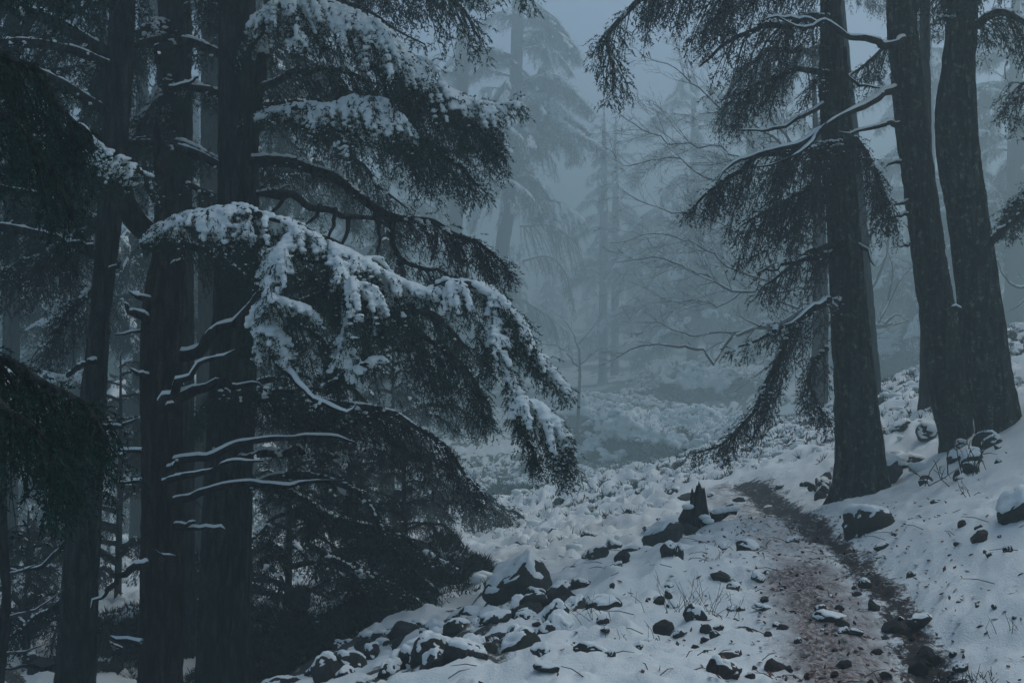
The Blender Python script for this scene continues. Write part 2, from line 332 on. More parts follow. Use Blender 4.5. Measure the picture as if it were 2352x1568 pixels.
# ------------------------------------------------------------------ boughs
def bough_geo(pts, r0, hang, side=.5, q=1.0, snow=.6, dens=1.0, seed=0, droop=1.0, snowtop=.45, start=0.0, curl=.35, r1=.012, limbsnow=True, gaps=0.0, maxhang=None):
    """pts: world polyline of the limb. hang: list of lengths in metres, spread evenly over the limb. Returns three MBs: wood, needles, snow blobs."""
    g = np.random.default_rng(seed+1000)
    hang = np.asarray(hang, float); pts = np.asarray(pts, float)
    hp = np.interp(np.linspace(0, 1, len(pts)), np.linspace(0, 1, len(hang)), hang) if len(hang) != len(pts) else hang
    L = catmull(np.c_[pts, hp], .05*q); H = L[:, 3]; L = L[:, :3]; n = len(L); t = np.linspace(0, 1, n)
    L = L+np.c_[vnoise(np.c_[t*9, t*0, t*0+seed], 1), vnoise(np.c_[t*9, t*0+5, t*0+seed], 2), vnoise(np.c_[t*9, t*0+9, t*0+seed], 3)]*.045*min(1, r0*20)*np.minimum(1, t*6)[:, None]
    rr = r0*(1-t)**.8+r1*.7; wood, need, snw = MB(), MB(), MB()
    tubes(wood, L, rr, 7)
    T = nrm(np.gradient(L, axis=0)); sidev = nrm(np.cross(T, [0, 0, 1.0])+1e-6)
    # secondaries
    step = max(1, int(round(.075*q/(.05*q)/dens))); sel = np.arange(0, n); sel = sel[(H[sel] > .05) & (t[sel] >= start)]
    if len(sel):
        m = int(len(sel)*2.1*dens)+4; si = g.choice(sel, m); 
        if gaps: keep = vnoise(np.c_[si*.05*q*1.6, si*0., si*0.+seed], 7) > gaps-1; si = si[keep]; m = len(si)
        s = g.uniform(-1, 1, m); s = np.sign(s)*np.abs(s)**.7; sec_len = np.clip(H[si]*g.uniform(.45, 1.1, m), .08, 9)
        K = 9; D = nrm(T[si]*g.uniform(.1, .8, m)[:, None]+sidev[si]*s[:, None]*side*1.6+np.array([0, 0, 1.])*g.uniform(-.25, .28, m)[:, None]+g.normal(0, .15, (m, 3)))
        pos = L[si].copy(); SP = [pos.copy()]; f = 1.0/(K-1)
        side_out = sidev[si]*s[:, None]*.3*side+T[si]*curl
        for k in range(K-1):
            G = nrm(np.array([0, 0, -1.])+side_out+g.normal(0, .12, (m, 3))); a = np.clip(f*2.6*droop*(.6+sec_len/1.0)[:, None], 0, .6); D = nrm(D*(1-a)+G*a); pos = pos+D*(sec_len*f)[:, None]; SP.append(pos.copy())
        SP = np.stack(SP, 1); tt = np.linspace(0, 1, K)
        tubes(wood, SP, (.004+.004*sec_len[:, None])*q**.5*(1.15-tt)[None], 3)
        # twigs
        twl = .17*q**.6; nt_ = np.clip((sec_len/(.034*q)).astype(int)*1, 3, 80); own = np.repeat(np.arange(m), nt_); M = len(own); u = g.uniform(.04, 1, M)**.85*(K-1-1e-4); i0 = u.astype(int); fr = (u-i0)[:, None]
        B0 = SP[own, i0]*(1-fr)+SP[own, i0+1]*fr; TT = nrm(SP[own, i0+1]-SP[own, i0])
        lat = nrm(np.cross(TT, g.normal(0, 1, (M, 3)))); D = nrm(TT*.75+lat*.8+np.array([0, 0, .05])); wl = twl*g.uniform(.5, 1.25, M)*(1-.45*(u/(K-1)))
        D2 = nrm(D+np.array([0, 0, -.55])+TT*.3); A1 = B0+D*(wl*.5)[:, None]; A2 = A1+D2*(wl*.5)[:, None]; TW = np.stack([B0, A1, A2], 1)
        # needles along twigs and secondary tips
        nn = np.clip((wl/(.0100*q)).astype(int), 4, 24); o2 = np.repeat(np.arange(M), nn); NN = len(o2); v = g.uniform(0, 1, NN); a = v < .5
        C = np.where(a[:, None], TW[o2, 0]+(TW[o2, 1]-TW[o2, 0])*(v*2)[:, None], TW[o2, 1]+(TW[o2, 2]-TW[o2, 1])*(v*2-1)[:, None])
        TD = np.where(a[:, None], D[o2], D2[o2]); ND = nrm(TD*.9+g.normal(0, .5, (NN, 3))); ln = .030*q**.75*g.uniform(.6, 1.3, NN); W = nrm(np.cross(ND, g.normal(0, 1, (NN, 3))))*(.0046*q**.9)*g.uniform(.6, 1.4, NN)[:, None]
        V = np.stack([C-W, C+W, C+ND*ln[:, None]], 1); need.add(V, T=np.arange(NN*3).reshape(-1, 3))
        # snow: rests where a shoot runs flat enough, mostly on the crest
        if snow > 0:
            reach = np.clip(sec_len*snowtop*1.9, .05, sec_len*.98); cnt = np.clip((reach/(.028*q**.5)).astype(int), 2, 60); oi = np.repeat(np.arange(m), cnt); first = np.repeat(np.cumsum(cnt)-cnt, cnt); u = (np.arange(len(oi))-first+g.random(len(oi)))/cnt[oi]*reach[oi]/sec_len[oi]
            u = np.clip(u, 0, .98)*(K-1); i0 = u.astype(int); fr = (u-i0)[:, None]
            c = SP[oi, i0]*(1-fr)+SP[oi, i0+1]*fr; tz = nrm(SP[oi, i0+1]-SP[oi, i0])[:, 2]; dz = (L[si[oi], 2]-c[:, 2])
            score = snow*1.02-.50*np.clip(-tz-.45, 0, 1)-.62*np.clip(dz/(.55*np.maximum(H[si[oi]], .25)), 0, 1.2)+.50*fbm(c*(4.2/q**.5)+seed, 3, 5)-.10
            keep = (score > .22) & (g.random(len(oi)) < .25+score); c = c[keep]; sc = np.clip(score[keep], 0, .8)
            rd = (.0112+.020*sc)*(1.1 if snow > .9 else 1)*q**.5*g.uniform(.7, 1.35, len(c)); blobs(snw, c+np.array([0, 0, .004])*q**.5+rd[:, None]*np.array([0, 0, .2]), np.c_[rd*1.3, rd*1.3, rd*.62], 0)
            snw.fine = MB(); pick = (~keep) & (score > -.15) & (snow > .1) & (g.random(len(oi)) < .22); cf = (SP[oi, np.minimum(i0, K-2)]*(1-fr)+SP[oi, np.minimum(i0, K-2)+1]*fr)[pick]; cf = cf+g.normal(0, .022*q**.5, cf.shape); rf = g.uniform(.004, .0095, len(cf))*q**.6; blobs(snw.fine, cf, np.c_[rf*1.5, rf*1.3, rf*.7], 0)
    if limbsnow and snow > 0 and not len(sel):
        for kk in (0, 1):
            nz = vnoise(np.c_[t*n*.05*q*(3.1+kk), t*0+kk*7, t*0+seed], 31); f2 = vnoise(np.c_[t*n*.05*q*11, t*0+kk*3, t*0+seed], 37)
            rs = (rr*.50+.003+.005*snow)*(1.0+.30*nz+.22*f2)*(1-.35*kk); rs = np.where(nz < -.45+.4*(.6-min(snow, .6)), .0015, rs)*np.clip((1-t)*9, .2, 1); tubes(snw, L+np.array([.0, .006-.014*kk, 1.])*np.c_[rr*0+1, rr*0+1, rr*.74], rs, 8)
    elif limbsnow and snow > 0:
        amt = .80+.9*vnoise(np.c_[t*n*.05*q*2.2, t*0, t*0+seed], 31)+snow*1.2
        hz = np.sqrt(1-np.clip(T[:, 2]**2, 0, .98)); ok = (amt > .75)&(hz > .35); k = np.where(ok)[0]; lf = .55 if len(sel) else 1.0
        k = np.repeat(k, 2); rd = np.maximum(rr[k]*.62+(.006+.008*snow)*lf, .0135*q**.5)*g.uniform(.75, 1.15, len(k)); blobs(snw, L[k]+np.array([0, 0, 1.])*(rr[k]*.75)[:, None]+g.normal(0, .006, (len(k), 3)), np.c_[rd*1.3, rd, rd*.75], 0)
    return wood, need, snw

def snow_obj(mbs, parent, off, voxel, name='snow', fuse=True):
    if mbs.n == 0: return None
    # kind is set below: clumps of snow nobody could count
    o = mbs.build(name, M_SNOW, parent, off)
    o['kind'] = 'stuff'
    if not fuse: return o
    m = o.modifiers.new('fuse', 'REMESH'); m.mode = 'VOXEL'; m.voxel_size = voxel; m.use_smooth_shade = True; o['kind'] = 'stuff'
    return o
def bough(root, base, pts, r0, hang, mneed=None, mwood=None, voxel=.0095, label=None, name='bough', **kw):
    """pts in D coordinates (x, y, depth); hang in D pixels at that depth"""
    dep = far(np.mean([p[2] for p in pts])); W = np.array([P(*p) for p in pts]); hm = [h*dep/FPX for h in hang]
    q = kw.pop('q', min(3.2, max(.8, dep/12))); wood, need, snw = bough_geo(W, r0, hm, q=q, **kw)
    b = wood.build(name, mwood or M_BARK, root, base)
    if need.n: tag(need.build('foliage', mneed or M_NEED, b, base, smooth=False), kind='stuff')
    snow_obj(snw, b, base, voxel*max(1, q), fuse=need.n > 0)
    if getattr(snw, 'fine', None) and snw.fine.n: tag(snw.fine.build('snow_dust', M_SNOW, b, base), kind='stuff')
    if label: b['label'] = label
    return b

def trunk_mesh(pts, rad, seed=0, seg=52, step=.06, flare=0.0, rough=.012, flare_h=.5, buttress=.12):
    """pts world Nx3, rad list"""
    L = catmull(np.c_[np.asarray(pts, float), rad], step); r = L[:, 3]; L = L[:, :3]; n = len(L)
    a = np.arange(seg)*2*np.pi/seg; T = nrm(np.gradient(L, axis=0)); N = nrm(np.cross(T, [0, 1., 0])); B = np.cross(T, N)
    z = L[:, 2]-L[0, 2]; ang2 = a[None]+0*z[:, None]
    fl = flare*np.exp(-z/flare_h)[:, None]*(1+.55*np.cos(ang2*5+seed)+.35*np.cos(ang2*3+seed*2))
    q = np.stack([np.cos(ang2)*3.0+seed*7, np.sin(ang2)*3.0, z[:, None]*.8+0*ang2], -1); lump = fbm(q*.8, 3, seed)*.05
    furrow = fbm(np.stack([np.cos(ang2)*7+seed, np.sin(ang2)*7, z[:, None]*2.4+0*ang2], -1), 4, seed+3)
    rr = r[:, None]*(1+lump+fl)+rough*(2.6*(.35-np.abs(furrow))+.4*furrow)
    V = L[:, None]+rr[..., None]*(np.cos(a)[None, :, None]*N[:, None]+np.sin(a)[None, :, None]*B[:, None])
    idx = np.arange(n*seg).reshape(n, seg); nx = np.roll(idx, -1, 1); m = MB(); m.add(V, Q=np.stack([idx[:-1], nx[:-1], nx[1:], idx[1:]], -1))
    m.add(V[-1], T=[[0, k, k+1] for k in range(1, seg-1)])
    return m
def tree(label, pts, height=14, mbark=None, group=None, name='cedar_tree', seed=0, flare=.25, seg=52, rough=.012, base_pt=None, cat='tree', step=.06, **kw):
    """pts: D coords (x, y, depth, width px) from the base up; the base is dropped to the ground, the top carried on to its height"""
    W = [P(p[0], p[1], p[2]) for p in pts]; rd = [p[3]*far(p[2])/FPX/2 for p in pts]
    d0 = W[0]-W[1]; g0 = gz(W[0][0], W[0][1])
    if W[0][2] > g0+.05:
        s = d0/max(-d0[2], .01); e = W[0]+s*(W[0][2]-g0); e[2] = gz(e[0], e[1]); W = [e]+W; rd = [rd[0]*1.06]+rd
    W[0] = W[0]-np.array([0, 0, .25])
    top = W[-1]; up = nrm(W[-1]-W[-2]); up = nrm(up*.6+np.array([0, 0, .6])); Ht = W[0][2]+height
    if top[2] < Ht:
        for k in (1, 2, 3, 4): W.append(top+up*(Ht-top[2])*k/4/up[2]); rd.append(rd[len(pts)-1 if len(rd) == len(pts) else -1] if False else rd[-1]*(.82 if k < 4 else .3))
    base = W[0]+np.array([0, 0, .25]); root = empty(name, base)
    tag(root, label, cat, group)
    tm = trunk_mesh(W, rd, seed, seg, step, flare, rough, **kw); tm.build('trunk', mbark or M_BARK, root, base)
    return root, base, np.array(W), rd

# generic boughs, shared mesh data
def generic(seed, L, hang, q, snow, mn, mw, side=.7, voxel=.03, dens=1.0):
    g = np.random.default_rng(seed); pts = [(0, 0, 0), (L*.3, g.uniform(-.1, .1), .12*L), (L*.62, g.uniform(-.2, .2), .10*L), (L*.88, g.uniform(-.25, .25), -.08*L), (L, g.uniform(-.3, .3), -.25*L)]
    wood, need, snw = bough_geo(pts, .018+.012*L, [0.02, hang*.7, hang, hang*.8, hang*.3], side=side, q=q, snow=snow, seed=seed, dens=dens)
    me = [wood.mesh('bough', mw), need.mesh('foliage', mn, smooth=False), None]
    if snw.n:
        o = snow_obj(snw, None, (0, 0, 0), voxel); dg = bpy.context.evaluated_depsgraph_get(); me[2] = bpy.data.meshes.new_from_object(o.evaluated_get(dg)); me[2].name = 'snow'
        if not me[2].materials: me[2].materials.append(M_SNOW)
        bpy.data.objects.remove(o)
    return me
GEN_N = [generic(40+k, 2.6, .75, 1.3, .42, M_NEED, M_BARK, voxel=.022, dens=.8) for k in range(4)]
GEN_F = [generic(60+k, 3.2, 1.15, 3.0, .85, M_NEEDG, M_BARK, voxel=.06, dens=2.2, side=1.3) for k in range(3)]
def put_generic(root, me, loc, rz, s=1.0, tilt=0.0):
    b = bpy.data.objects.new('bough', me[0]); link(b, root); b.location = tuple(float(v) for v in loc); b.rotation_euler = (0, tilt, rz); b.scale = (s, s, s)
    f = bpy.data.objects.new('foliage', me[1]); link(f, b); f['kind'] = 'stuff'
    if me[2]: tag(link(bpy.data.objects.new('snow', me[2]), b), kind='stuff')
def dress(root, base, W, lib, n, z0, z1, s0=1.0, s1=.5, az=None, seed=0):
    g = np.random.default_rng(seed+77); zs = W[:, 2]
    for k in range(n):
        z = z0+(z1-z0)*(k+g.uniform(0, 1))/n; c = np.array([np.interp(z, zs, W[:, 0]), np.interp(z, zs, W[:, 1]), z]); a = g.uniform(-math.pi, math.pi) if az is None else g.uniform(*az)
        put_generic(root, lib[g.integers(len(lib))], c-base, a, (s0+(s1-s0)*(k/n))*g.uniform(.8, 1.2), g.uniform(-.15, .2))

# ================================================================== LEFT TREES
# A: nearest brown trunk
ta, ba, Wa, _ = tree('brown trunked cedar with snowy dead limbs, in front of the left group of trunks', [(368, 1568, 12, 98), (372, 1100, 12, 92), (370, 850, 12, 90), (374, 700, 12, 88), (388, 560, 12.1, 66), (372, 460, 12.2, 30)], height=5.3, mbark=M_BARKB, seed=1, flare=.06)
A = lambda pts, r0, hang, **k: bough(ta, ba, pts, r0, hang, **k)
DK = dict(mwood=M_DEAD, limbsnow=True, snow=.55, name='dead_limb')
A([(400, 822, 12), (455, 800, 11.95), (510, 755, 11.9), (570, 700, 11.9), (640, 640, 11.9)], .055, [0], seed=3, **DK)
A([(395, 935, 11.75), (365, 925, 11.6), (425, 872, 11.5), (478, 832, 11.5), (545, 812, 11.5)], .035, [0], seed=4, **DK)
A([(405, 915, 12), (450, 892, 12), (520, 884, 12), (605, 882, 12)], .045, [0], seed=5, **DK)
A([(400, 1060, 11.9), (480, 1045, 11.8), (560, 1015, 11.8), (660, 1006, 11.8), (740, 1006, 11.8), (812, 1014, 11.8)], .028, [0], seed=6, **DK)
A([(375, 1108, 11.6), (430, 1097, 11.4), (480, 1080, 11.4), (535, 1058, 11.4), (602, 1060, 11.4)], .024, [0], seed=7, **DK)
A([(400, 1150, 11.9), (470, 1132, 11.8), (560, 1115, 11.8), (660, 1109, 11.8), (786, 1107, 11.8)], .030, [0], seed=8, **DK)
A([(405, 1211, 11.9), (460, 1210, 11.8), (520, 1212, 11.8)], .016, [0], seed=9, **DK)
A([(345, 745, 11.9), (318, 730, 11.8), (298, 708, 11.8), (286, 690, 11.8)], .040, [0], seed=10, **DK)
A([(345, 690, 11.9), (320, 682, 11.8), (300, 668, 11.8)], .022, [0], seed=11, **DK)
A([(345, 760, 12), (300, 762, 12), (265, 770, 12)], .012, [0], seed=12, **DK)
A([(335, 1295, 11.7), (300, 1312, 11.6), (265, 1335, 11.6), (230, 1368, 11.6), (204, 1392, 11.6)], .030, [0], seed=13, mwood=M_DEAD, snow=1.0, name='dead_limb')
A([(325, 1035, 11.8), (290, 1034, 11.8), (262, 1032, 11.8)], .014, [0], seed=14, **DK)
A([(325, 1104, 11.8), (290, 1106, 11.8), (258, 1104, 11.8)], .012, [0], seed=15, **DK)
A([(325, 1478, 11.8), (290, 1468, 11.8), (255, 1462, 11.8)], .020, [0], seed=16, **DK)
A([(352, 1263, 11.62), (375, 1275, 11.5), (402, 1280, 11.5)], .014, [0], seed=17, **DK)
A([(352, 560, 12), (330, 525, 12), (300, 470, 11.9), (262, 400, 11.9), (225, 340, 11.8), (188, 292, 11.8), (168, 282, 11.8)], .075, [0], seed=18, mwood=M_DEAD, snow=.35, name='dead_limb', r1=.05, label='thick leaning broken limb')
A([(168, 282, 11.8), (165, 315, 11.8), (182, 350, 11.8), (195, 395, 11.8)], .022, [0], seed=19, mwood=M_DEAD, snow=.2, name='dead_limb')
# spray hung over the broken limb
A([(360, 470, 12), (330, 400, 11.8), (290, 365, 11.6), (240, 350, 11.5), (200, 375, 11.5)], .02, [30, 120, 190, 150, 60], seed=20, snow=.72, snowtop=.4, side=.6, dens=1.3)
# the big snow laden bough
A([(372, 520, 12.1), (350, 545, 11.7), (390, 515, 11.5), (450, 490, 11.4), (510, 480, 11.3), (565, 474, 11.3), (620, 500, 11.2), (700, 520, 11.2), (760, 560, 11.2), (840, 600, 11.1), (900, 632, 11.1), (985, 672, 11.1)],
  .04, [20, 50, 90, 140, 190, 220, 250, 210, 230, 210, 150, 10], seed=21, snow=1.05, snowtop=.42, side=.85, dens=1.5, label='long arching bough heavy with snow')
A([(980, 674, 11.1), (1010, 660, 11.1), (1060, 650, 11.0), (1115, 660, 11.0), (1165, 700, 11.0), (1205, 755, 11.0), (1245, 825, 11.0), (1290, 890, 11.0)], .03, [60, 150, 200, 190, 150, 120, 90, 50], seed=22, snow=1.05, snowtop=.4, side=.7, dens=1.7)
# hanging side boughs
A([(690, 525, 11.2), (650, 560, 11.0), (622, 620, 10.9), (610, 680, 10.9), (598, 740, 10.9), (600, 790, 10.9)], .02, [40, 110, 130, 120, 100, 60], seed=23, snow=1.2, side=.7, snowtop=.6, dens=1.5)
A([(610, 675, 10.9), (650, 690, 10.8), (700, 705, 10.8), (742, 752, 10.8)], .014, [60, 70, 60, 25], seed=24, snow=1.2, side=.5, snowtop=.6, dens=1.4)
A([(620, 740, 10.9), (645, 780, 10.85), (660, 840, 10.85)], .014, [90, 110, 60], seed=25, snow=1.2, side=.6, snowtop=.6, dens=1.4)
A([(765, 565, 11.1), (780, 620, 10.9), (820, 655, 10.8), (870, 690, 10.8), (885, 740, 10.8)], .018, [60, 150, 170, 110, 60], seed=26, snow=1.2, side=.7, snowtop=.55, dens=1.6)
A([(800, 660, 10.9), (795, 720, 10.85), (788, 780, 10.85), (800, 840, 10.85)], .014, [60, 90, 100, 60], seed=27, snow=1.2, side=.5, snowtop=.6, dens=1.4)
A([(1130, 665, 11.0), (1135, 730, 10.9), (1145, 790, 10.8), (1165, 850, 10.8), (1190, 905, 10.8)], .016, [80, 120, 110, 60, 10], seed=28, snow=1.0, side=.6, snowtop=.6, dens=1.4)
A([(1165, 850, 10.8), (1200, 912, 10.7), (1225, 925, 10.7), (1262, 950, 10.7), (1285, 1000, 10.7)], .014, [5, 150, 210, 200, 110], seed=29, snow=1.25, side=.6, snowtop=.45, dens=2.2, label='pendant spray with a round cap of snow')
A([(1180, 930, 10.8), (1195, 970, 10.8), (1215, 1020, 10.8), (1235, 1060, 10.8)], .012, [60, 90, 80, 50], seed=30, snow=.5, side=.5, dens=1.8)
A([(640, 835, 10.9), (662, 862, 10.8), (700, 895, 10.7), (740, 925, 10.7), (795, 945, 10.7), (822, 930, 10.7)], .022, [0], seed=31, snow=1.1, name='dead_limb', mwood=M_DEAD)
A([(735, 928, 10.7), (722, 940, 10.7)], .014, [0], seed=32, snow=1.1, name='dead_limb', mwood=M_DEAD)
A([(745, 888, 10.8), (790, 860, 10.8), (845, 830, 10.8), (868, 822, 10.8)], .014, [0, 10, 30, 30], seed=33, snow=1.1, mwood=M_DEAD)
# dark foliage hanging below and behind
A([(700, 620, 11.8), (800, 700, 11.8), (900, 740, 11.8), (1000, 790, 11.8), (1080, 850, 11.8), (1130, 930, 11.8)], .03, [120, 220, 260, 210, 140, 80], seed=34, snow=.25, side=.7, dens=1.2)
A([(420, 560, 12.3), (520, 600, 12.3), (640, 700, 12.3), (760, 800, 12.3)], .03, [150, 220, 240, 200], seed=35, snow=.15, side=.6, dens=1.1)

# C: big trunk on the right of the group
tc, bc, Wc, _ = tree('tallest dark trunked cedar, rightmost of the left group, with wide boughs over the valley', [(512, 1568, 13.6, 122), (520, 1200, 13.6, 112), (532, 900, 13.6, 104), (545, 600, 13.6, 96), (548, 300, 13.6, 88), (545, 0, 13.6, 84)], height=15, seed=2, flare=.03)
Cb = lambda pts, r0, hang, **k: bough(tc, bc, pts, r0, hang, **k)
Cb([(560, 130, 13.5), (600, 60, 13.2), (640, 18, 13), (700, -5, 12.9), (760, 15, 12.9), (850, 58, 12.8), (930, 120, 12.8), (1000, 190, 12.8), (1090, 228, 12.8), (1190, 240, 12.8)], .05, [40, 130, 240, 280, 290, 270, 230, 200, 130, 50], seed=41, snow=1.12, snowtop=.36, side=1.0, dens=1.7, label='broad top bough with a snow crest')
Cb([(850, 150, 12.9), (950, 210, 12.8), (1040, 260, 12.8), (1110, 300, 12.8), (1158, 352, 12.8)], .03, [200, 220, 190, 130, 40], seed=42, snow=.12, side=.8, dens=1.6)
Cb([(860, 260, 12.9), (940, 300, 12.8), (1010, 350, 12.8), (1070, 400, 12.8), (1112, 448, 12.8)], .03, [190, 190, 150, 90, 30], seed=43, snow=.25, side=.8, dens=1.6)
Cb([(590, 272, 13.4), (640, 258, 13.0), (700, 240, 12.8), (760, 236, 12.7), (820, 228, 12.6), (875, 238, 12.6), (920, 268, 12.6), (950, 310, 12.6)], .035, [10, 90, 150, 180, 210, 190, 150, 60], seed=44, snow=1.0, snowtop=.5, side=1.0, dens=1.7, label='middle bough piled with snow')
Cb([(600, 200, 13.5), (680, 170, 13.3), (780, 160, 13.2), (880, 200, 13.2)], .035, [160, 220, 240, 200], seed=45, snow=.1, side=1.0, dens=1.4)
Cb([(580, 372, 13.5), (680, 372, 13.3), (760, 402, 13.2), (820, 450, 13.1), (880, 492, 13), (950, 508, 13), (1020, 518, 13), (1085, 545, 13), (1130, 580, 13), (1168, 630, 13)], .055, [110, 60, 15, 20, 60, 130, 160, 150, 110, 50], seed=46, snow=.16, side=.8, dens=1.6, mneed=M_NEEDB, mwood=M_DEAD, label='dark crooked limb with brownish tips')
Cb([(900, 505, 13.1), (905, 560, 13.1), (930, 600, 13.1), (1000, 620, 13.1), (1060, 640, 13.1)], .02, [40, 80, 110, 110, 60], seed=47, snow=.05, side=.7, dens=1.4, mneed=M_NEEDB)
Cb([(590, 440, 13.8), (680, 452, 14), (760, 490, 14.2), (850, 500, 14.4), (930, 545, 14.6)], .04, [0], seed=48, mwood=M_DEAD, snow=0, name='dead_limb')
for k, (x0, y0, x1, y1) in enumerate([(860, 480, 868, 590), (735, 470, 700, 520), (770, 478, 745, 560), (800, 500, 770, 590), (880, 500, 905, 560), (1000, 520, 990, 600), (650, 450, 610, 500)]):
    Cb([(x0, y0, 13.2), ((x0+x1)/2+8, (y0+y1)/2, 13.15), (x1, y1, 13.1)], .016, [0], seed=50+k, mwood=M_DEAD, snow=0, name='dead_limb')
Cb([(590, 300, 13.6), (600, 150, 13.5), (612, 60, 13.4), (618, 0, 13.4)], .05, [0], seed=58, snow=0, name='dead_limb', mwood=M_DEAD, r1=.04)
# lower boughs
Cb([(560, 905, 13.5), (640, 915, 13.2), (760, 930, 13), (880, 945, 13), (960, 985, 13), (1020, 1030, 13), (1070, 1085, 13), (1112, 1150, 13)], .045, [110, 150, 170, 190, 190, 150, 100, 30], seed=61, snow=.34, side=.9, dens=1.5, mneed=M_NEEDB, label='low dark brownish bough pointing at the path')
Cb([(540, 890, 13.3), (500, 908, 13.1), (465, 940, 13.0), (440, 985, 13.0)], .025, [130, 130, 90, 40], seed=62, snow=.5, side=.8, dens=1.2)
Cb([(600, 895, 13.3), (680, 905, 13.1), (760, 925, 13.1)], .03, [150, 170, 160], seed=63, snow=.45, side=.8, dens=1.2)
Cb([(590, 1040, 13.5), (680, 1035, 13.5), (780, 1050, 13.4), (850, 1030, 13.4)], .04, [10, 30, 60, 40], seed=64, snow=.8, side=.5, mwood=M_DEAD)
Cb([(600, 1110, 13.6), (700, 1150, 13.6), (800, 1195, 13.6), (900, 1225, 13.7), (990, 1270, 13.7), (1050, 1310, 13.8)], .04, [20, 100, 160, 170, 120, 60], seed=65, snow=.22, side=.8, dens=1.2, mneed=M_NEEDG)
Cb([(700, 1250, 14.2), (800, 1300, 14.2), (900, 1340, 14.2), (980, 1400, 14.2)], .03, [140, 150, 130, 60], seed=66, snow=.4, side=.8, dens=1.2, mneed=M_NEEDG)
dress(tc, bc, Wc, GEN_N, 16, 5.0, 13.5, 1.3, .6, seed=4)
dress(tc, bc, Wc, GEN_N, 5, 3.4, 4.8, .9, .8, az=(.8, 3.6), seed=41)

# B: trunk behind A
tb, bb, Wb, _ = tree('straight dark cedar trunk rising behind the brown trunked cedar', [(412, 1568, 15.5, 70), (412, 1200, 15.5, 66), (408, 800, 15.5, 72), (402, 400, 15.5, 76), (402, 0, 15.5, 74)], height=15, seed=3, flare=.06)
Bb = lambda pts, r0, hang, **k: bough(tb, bb, pts, r0, hang, **k)
Bb([(400, 60, 15.4), (350, 60, 15.2), (300, 100, 15), (230, 140, 15), (160, 155, 15), (100, 160, 15)], .05, [120, 130, 130, 110, 80, 30], seed=71, snow=.6, snowtop=.35, side=.8, dens=1.3)
Bb([(390, 180, 15.3), (350, 230, 15.1), (310, 300, 15), (290, 340, 15)], .03, [120, 120, 100, 60], seed=72, snow=.7, side=.8, dens=1.2)
Bb([(385, 250, 15.3), (345, 265, 15.1), (300, 320, 15)], .03, [120, 120, 80], seed=73, snow=.7, side=.8, dens=1.2)
Bb([(420, 20, 15.4), (480, 0, 15.2), (540, 20, 15), (600, 60, 14.9)], .04, [140, 150, 150, 120], seed=74, snow=.5, side=1, dens=1.2)
Bb([(420, 190, 15.4), (460, 195, 15.2), (500, 215, 15.2)], .03, [70, 90, 60], seed=75, snow=1.0, side=.6, dens=1.4)
Bb([(420, 420, 15.4), (470, 440, 15.2), (520, 470, 15.2), (560, 520, 15.2)], .03, [140, 160, 160, 120], seed=76, snow=.3, side=.8, dens=1.2)
dress(tb, bb, Wb, GEN_N, 14, 4.6, 13.5, 1.2, .6, seed=5)

# D: leaning trunk further left
td, bd, Wd, _ = tree('cedar trunk leaning right, leftmost thick trunk beside the brown one', [(172, 1568, 12.8, 86), (196, 1150, 12.8, 74), (228, 750, 12.8, 44), (258, 420, 12.9, 56), (282, 0, 13, 54)], height=15, seed=4, flare=.06)
Db = lambda pts, r0, hang, **k: bough(td, bd, pts, r0, hang, **k)
Db([(218, 828, 12.6), (180, 845, 12.5), (150, 865, 12.5), (105, 860, 12.4), (80, 885, 12.4)], .022, [0, 5, 20, 50, 40], seed=81, snow=.95, side=.5, dens=1.4)
Db([(235, 500, 12.9), (180, 540, 13.2), (110, 580, 13.6), (40, 605, 14), (-30, 640, 14.2)], .04, [110, 150, 170, 150, 120], seed=82, snow=.45, side=.9, dens=1.3, mneed=M_NEEDG)
Db([(225, 650, 13), (190, 690, 13.2), (150, 740, 13.4), (110, 790, 13.4)], .03, [130, 150, 150, 90], seed=83, snow=.45, side=.9, dens=1.2, mneed=M_NEEDG)
Db([(265, 280, 13), (220, 320, 13.1), (150, 380, 13.1)], .03, [140, 150, 100], seed=84, snow=.3, side=.8, dens=1.2)
Db([(185, 1330, 12.9), (130, 1390, 13), (70, 1430, 13), (0, 1480, 13)], .03, [30, 60, 90, 80], seed=85, snow=.4, side=.8, dens=1.2)
Db([(190, 1200, 12.9), (150, 1240, 13), (95, 1300, 13), (0, 1310, 13.2)], .02, [0], seed=86, snow=.3, mwood=M_DEAD, name='dead_limb')
Db([(215, 1500, 12.9), (130, 1530, 12.7), (60, 1532, 12.6), (0, 1536, 12.6)], .024, [0], seed=87, snow=.7, mwood=M_DEAD, name='dead_limb')
dress(td, bd, Wd, GEN_N, 14, 4.4, 13.5, 1.2, .6, seed=6)

for rt_, bs_, Wq, rq, sd0 in ((tc, bc, Wc, .30, 1), (td, bd, Wd, .17, 2), (ta, ba, Wa, .19, 3), (tb, bb, Wb, .17, 4)):
    gq = np.random.default_rng(sd0+900)
    for k in range(6):
        z = gq.uniform(.4, 4.6); c = np.array([np.interp(z, Wq[:, 2], Wq[:, 0]), np.interp(z, Wq[:, 2], Wq[:, 1]), z]); a_ = gq.uniform(3.3, 6.1); dv = np.array([math.cos(a_), math.sin(a_), .15]); l = gq.uniform(.15, .4)
        wd_, _, sn_ = bough_geo([c+dv*rq*.7, c+dv*(rq+l*.6), c+dv*(rq+l)+[0, 0, .03]], .02, [0], snow=.5, seed=700+k+sd0*10); stb = wd_.build('dead_limb', M_DEAD, rt_, bs_); snow_obj(sn_, stb, bs_, .009, fuse=False)
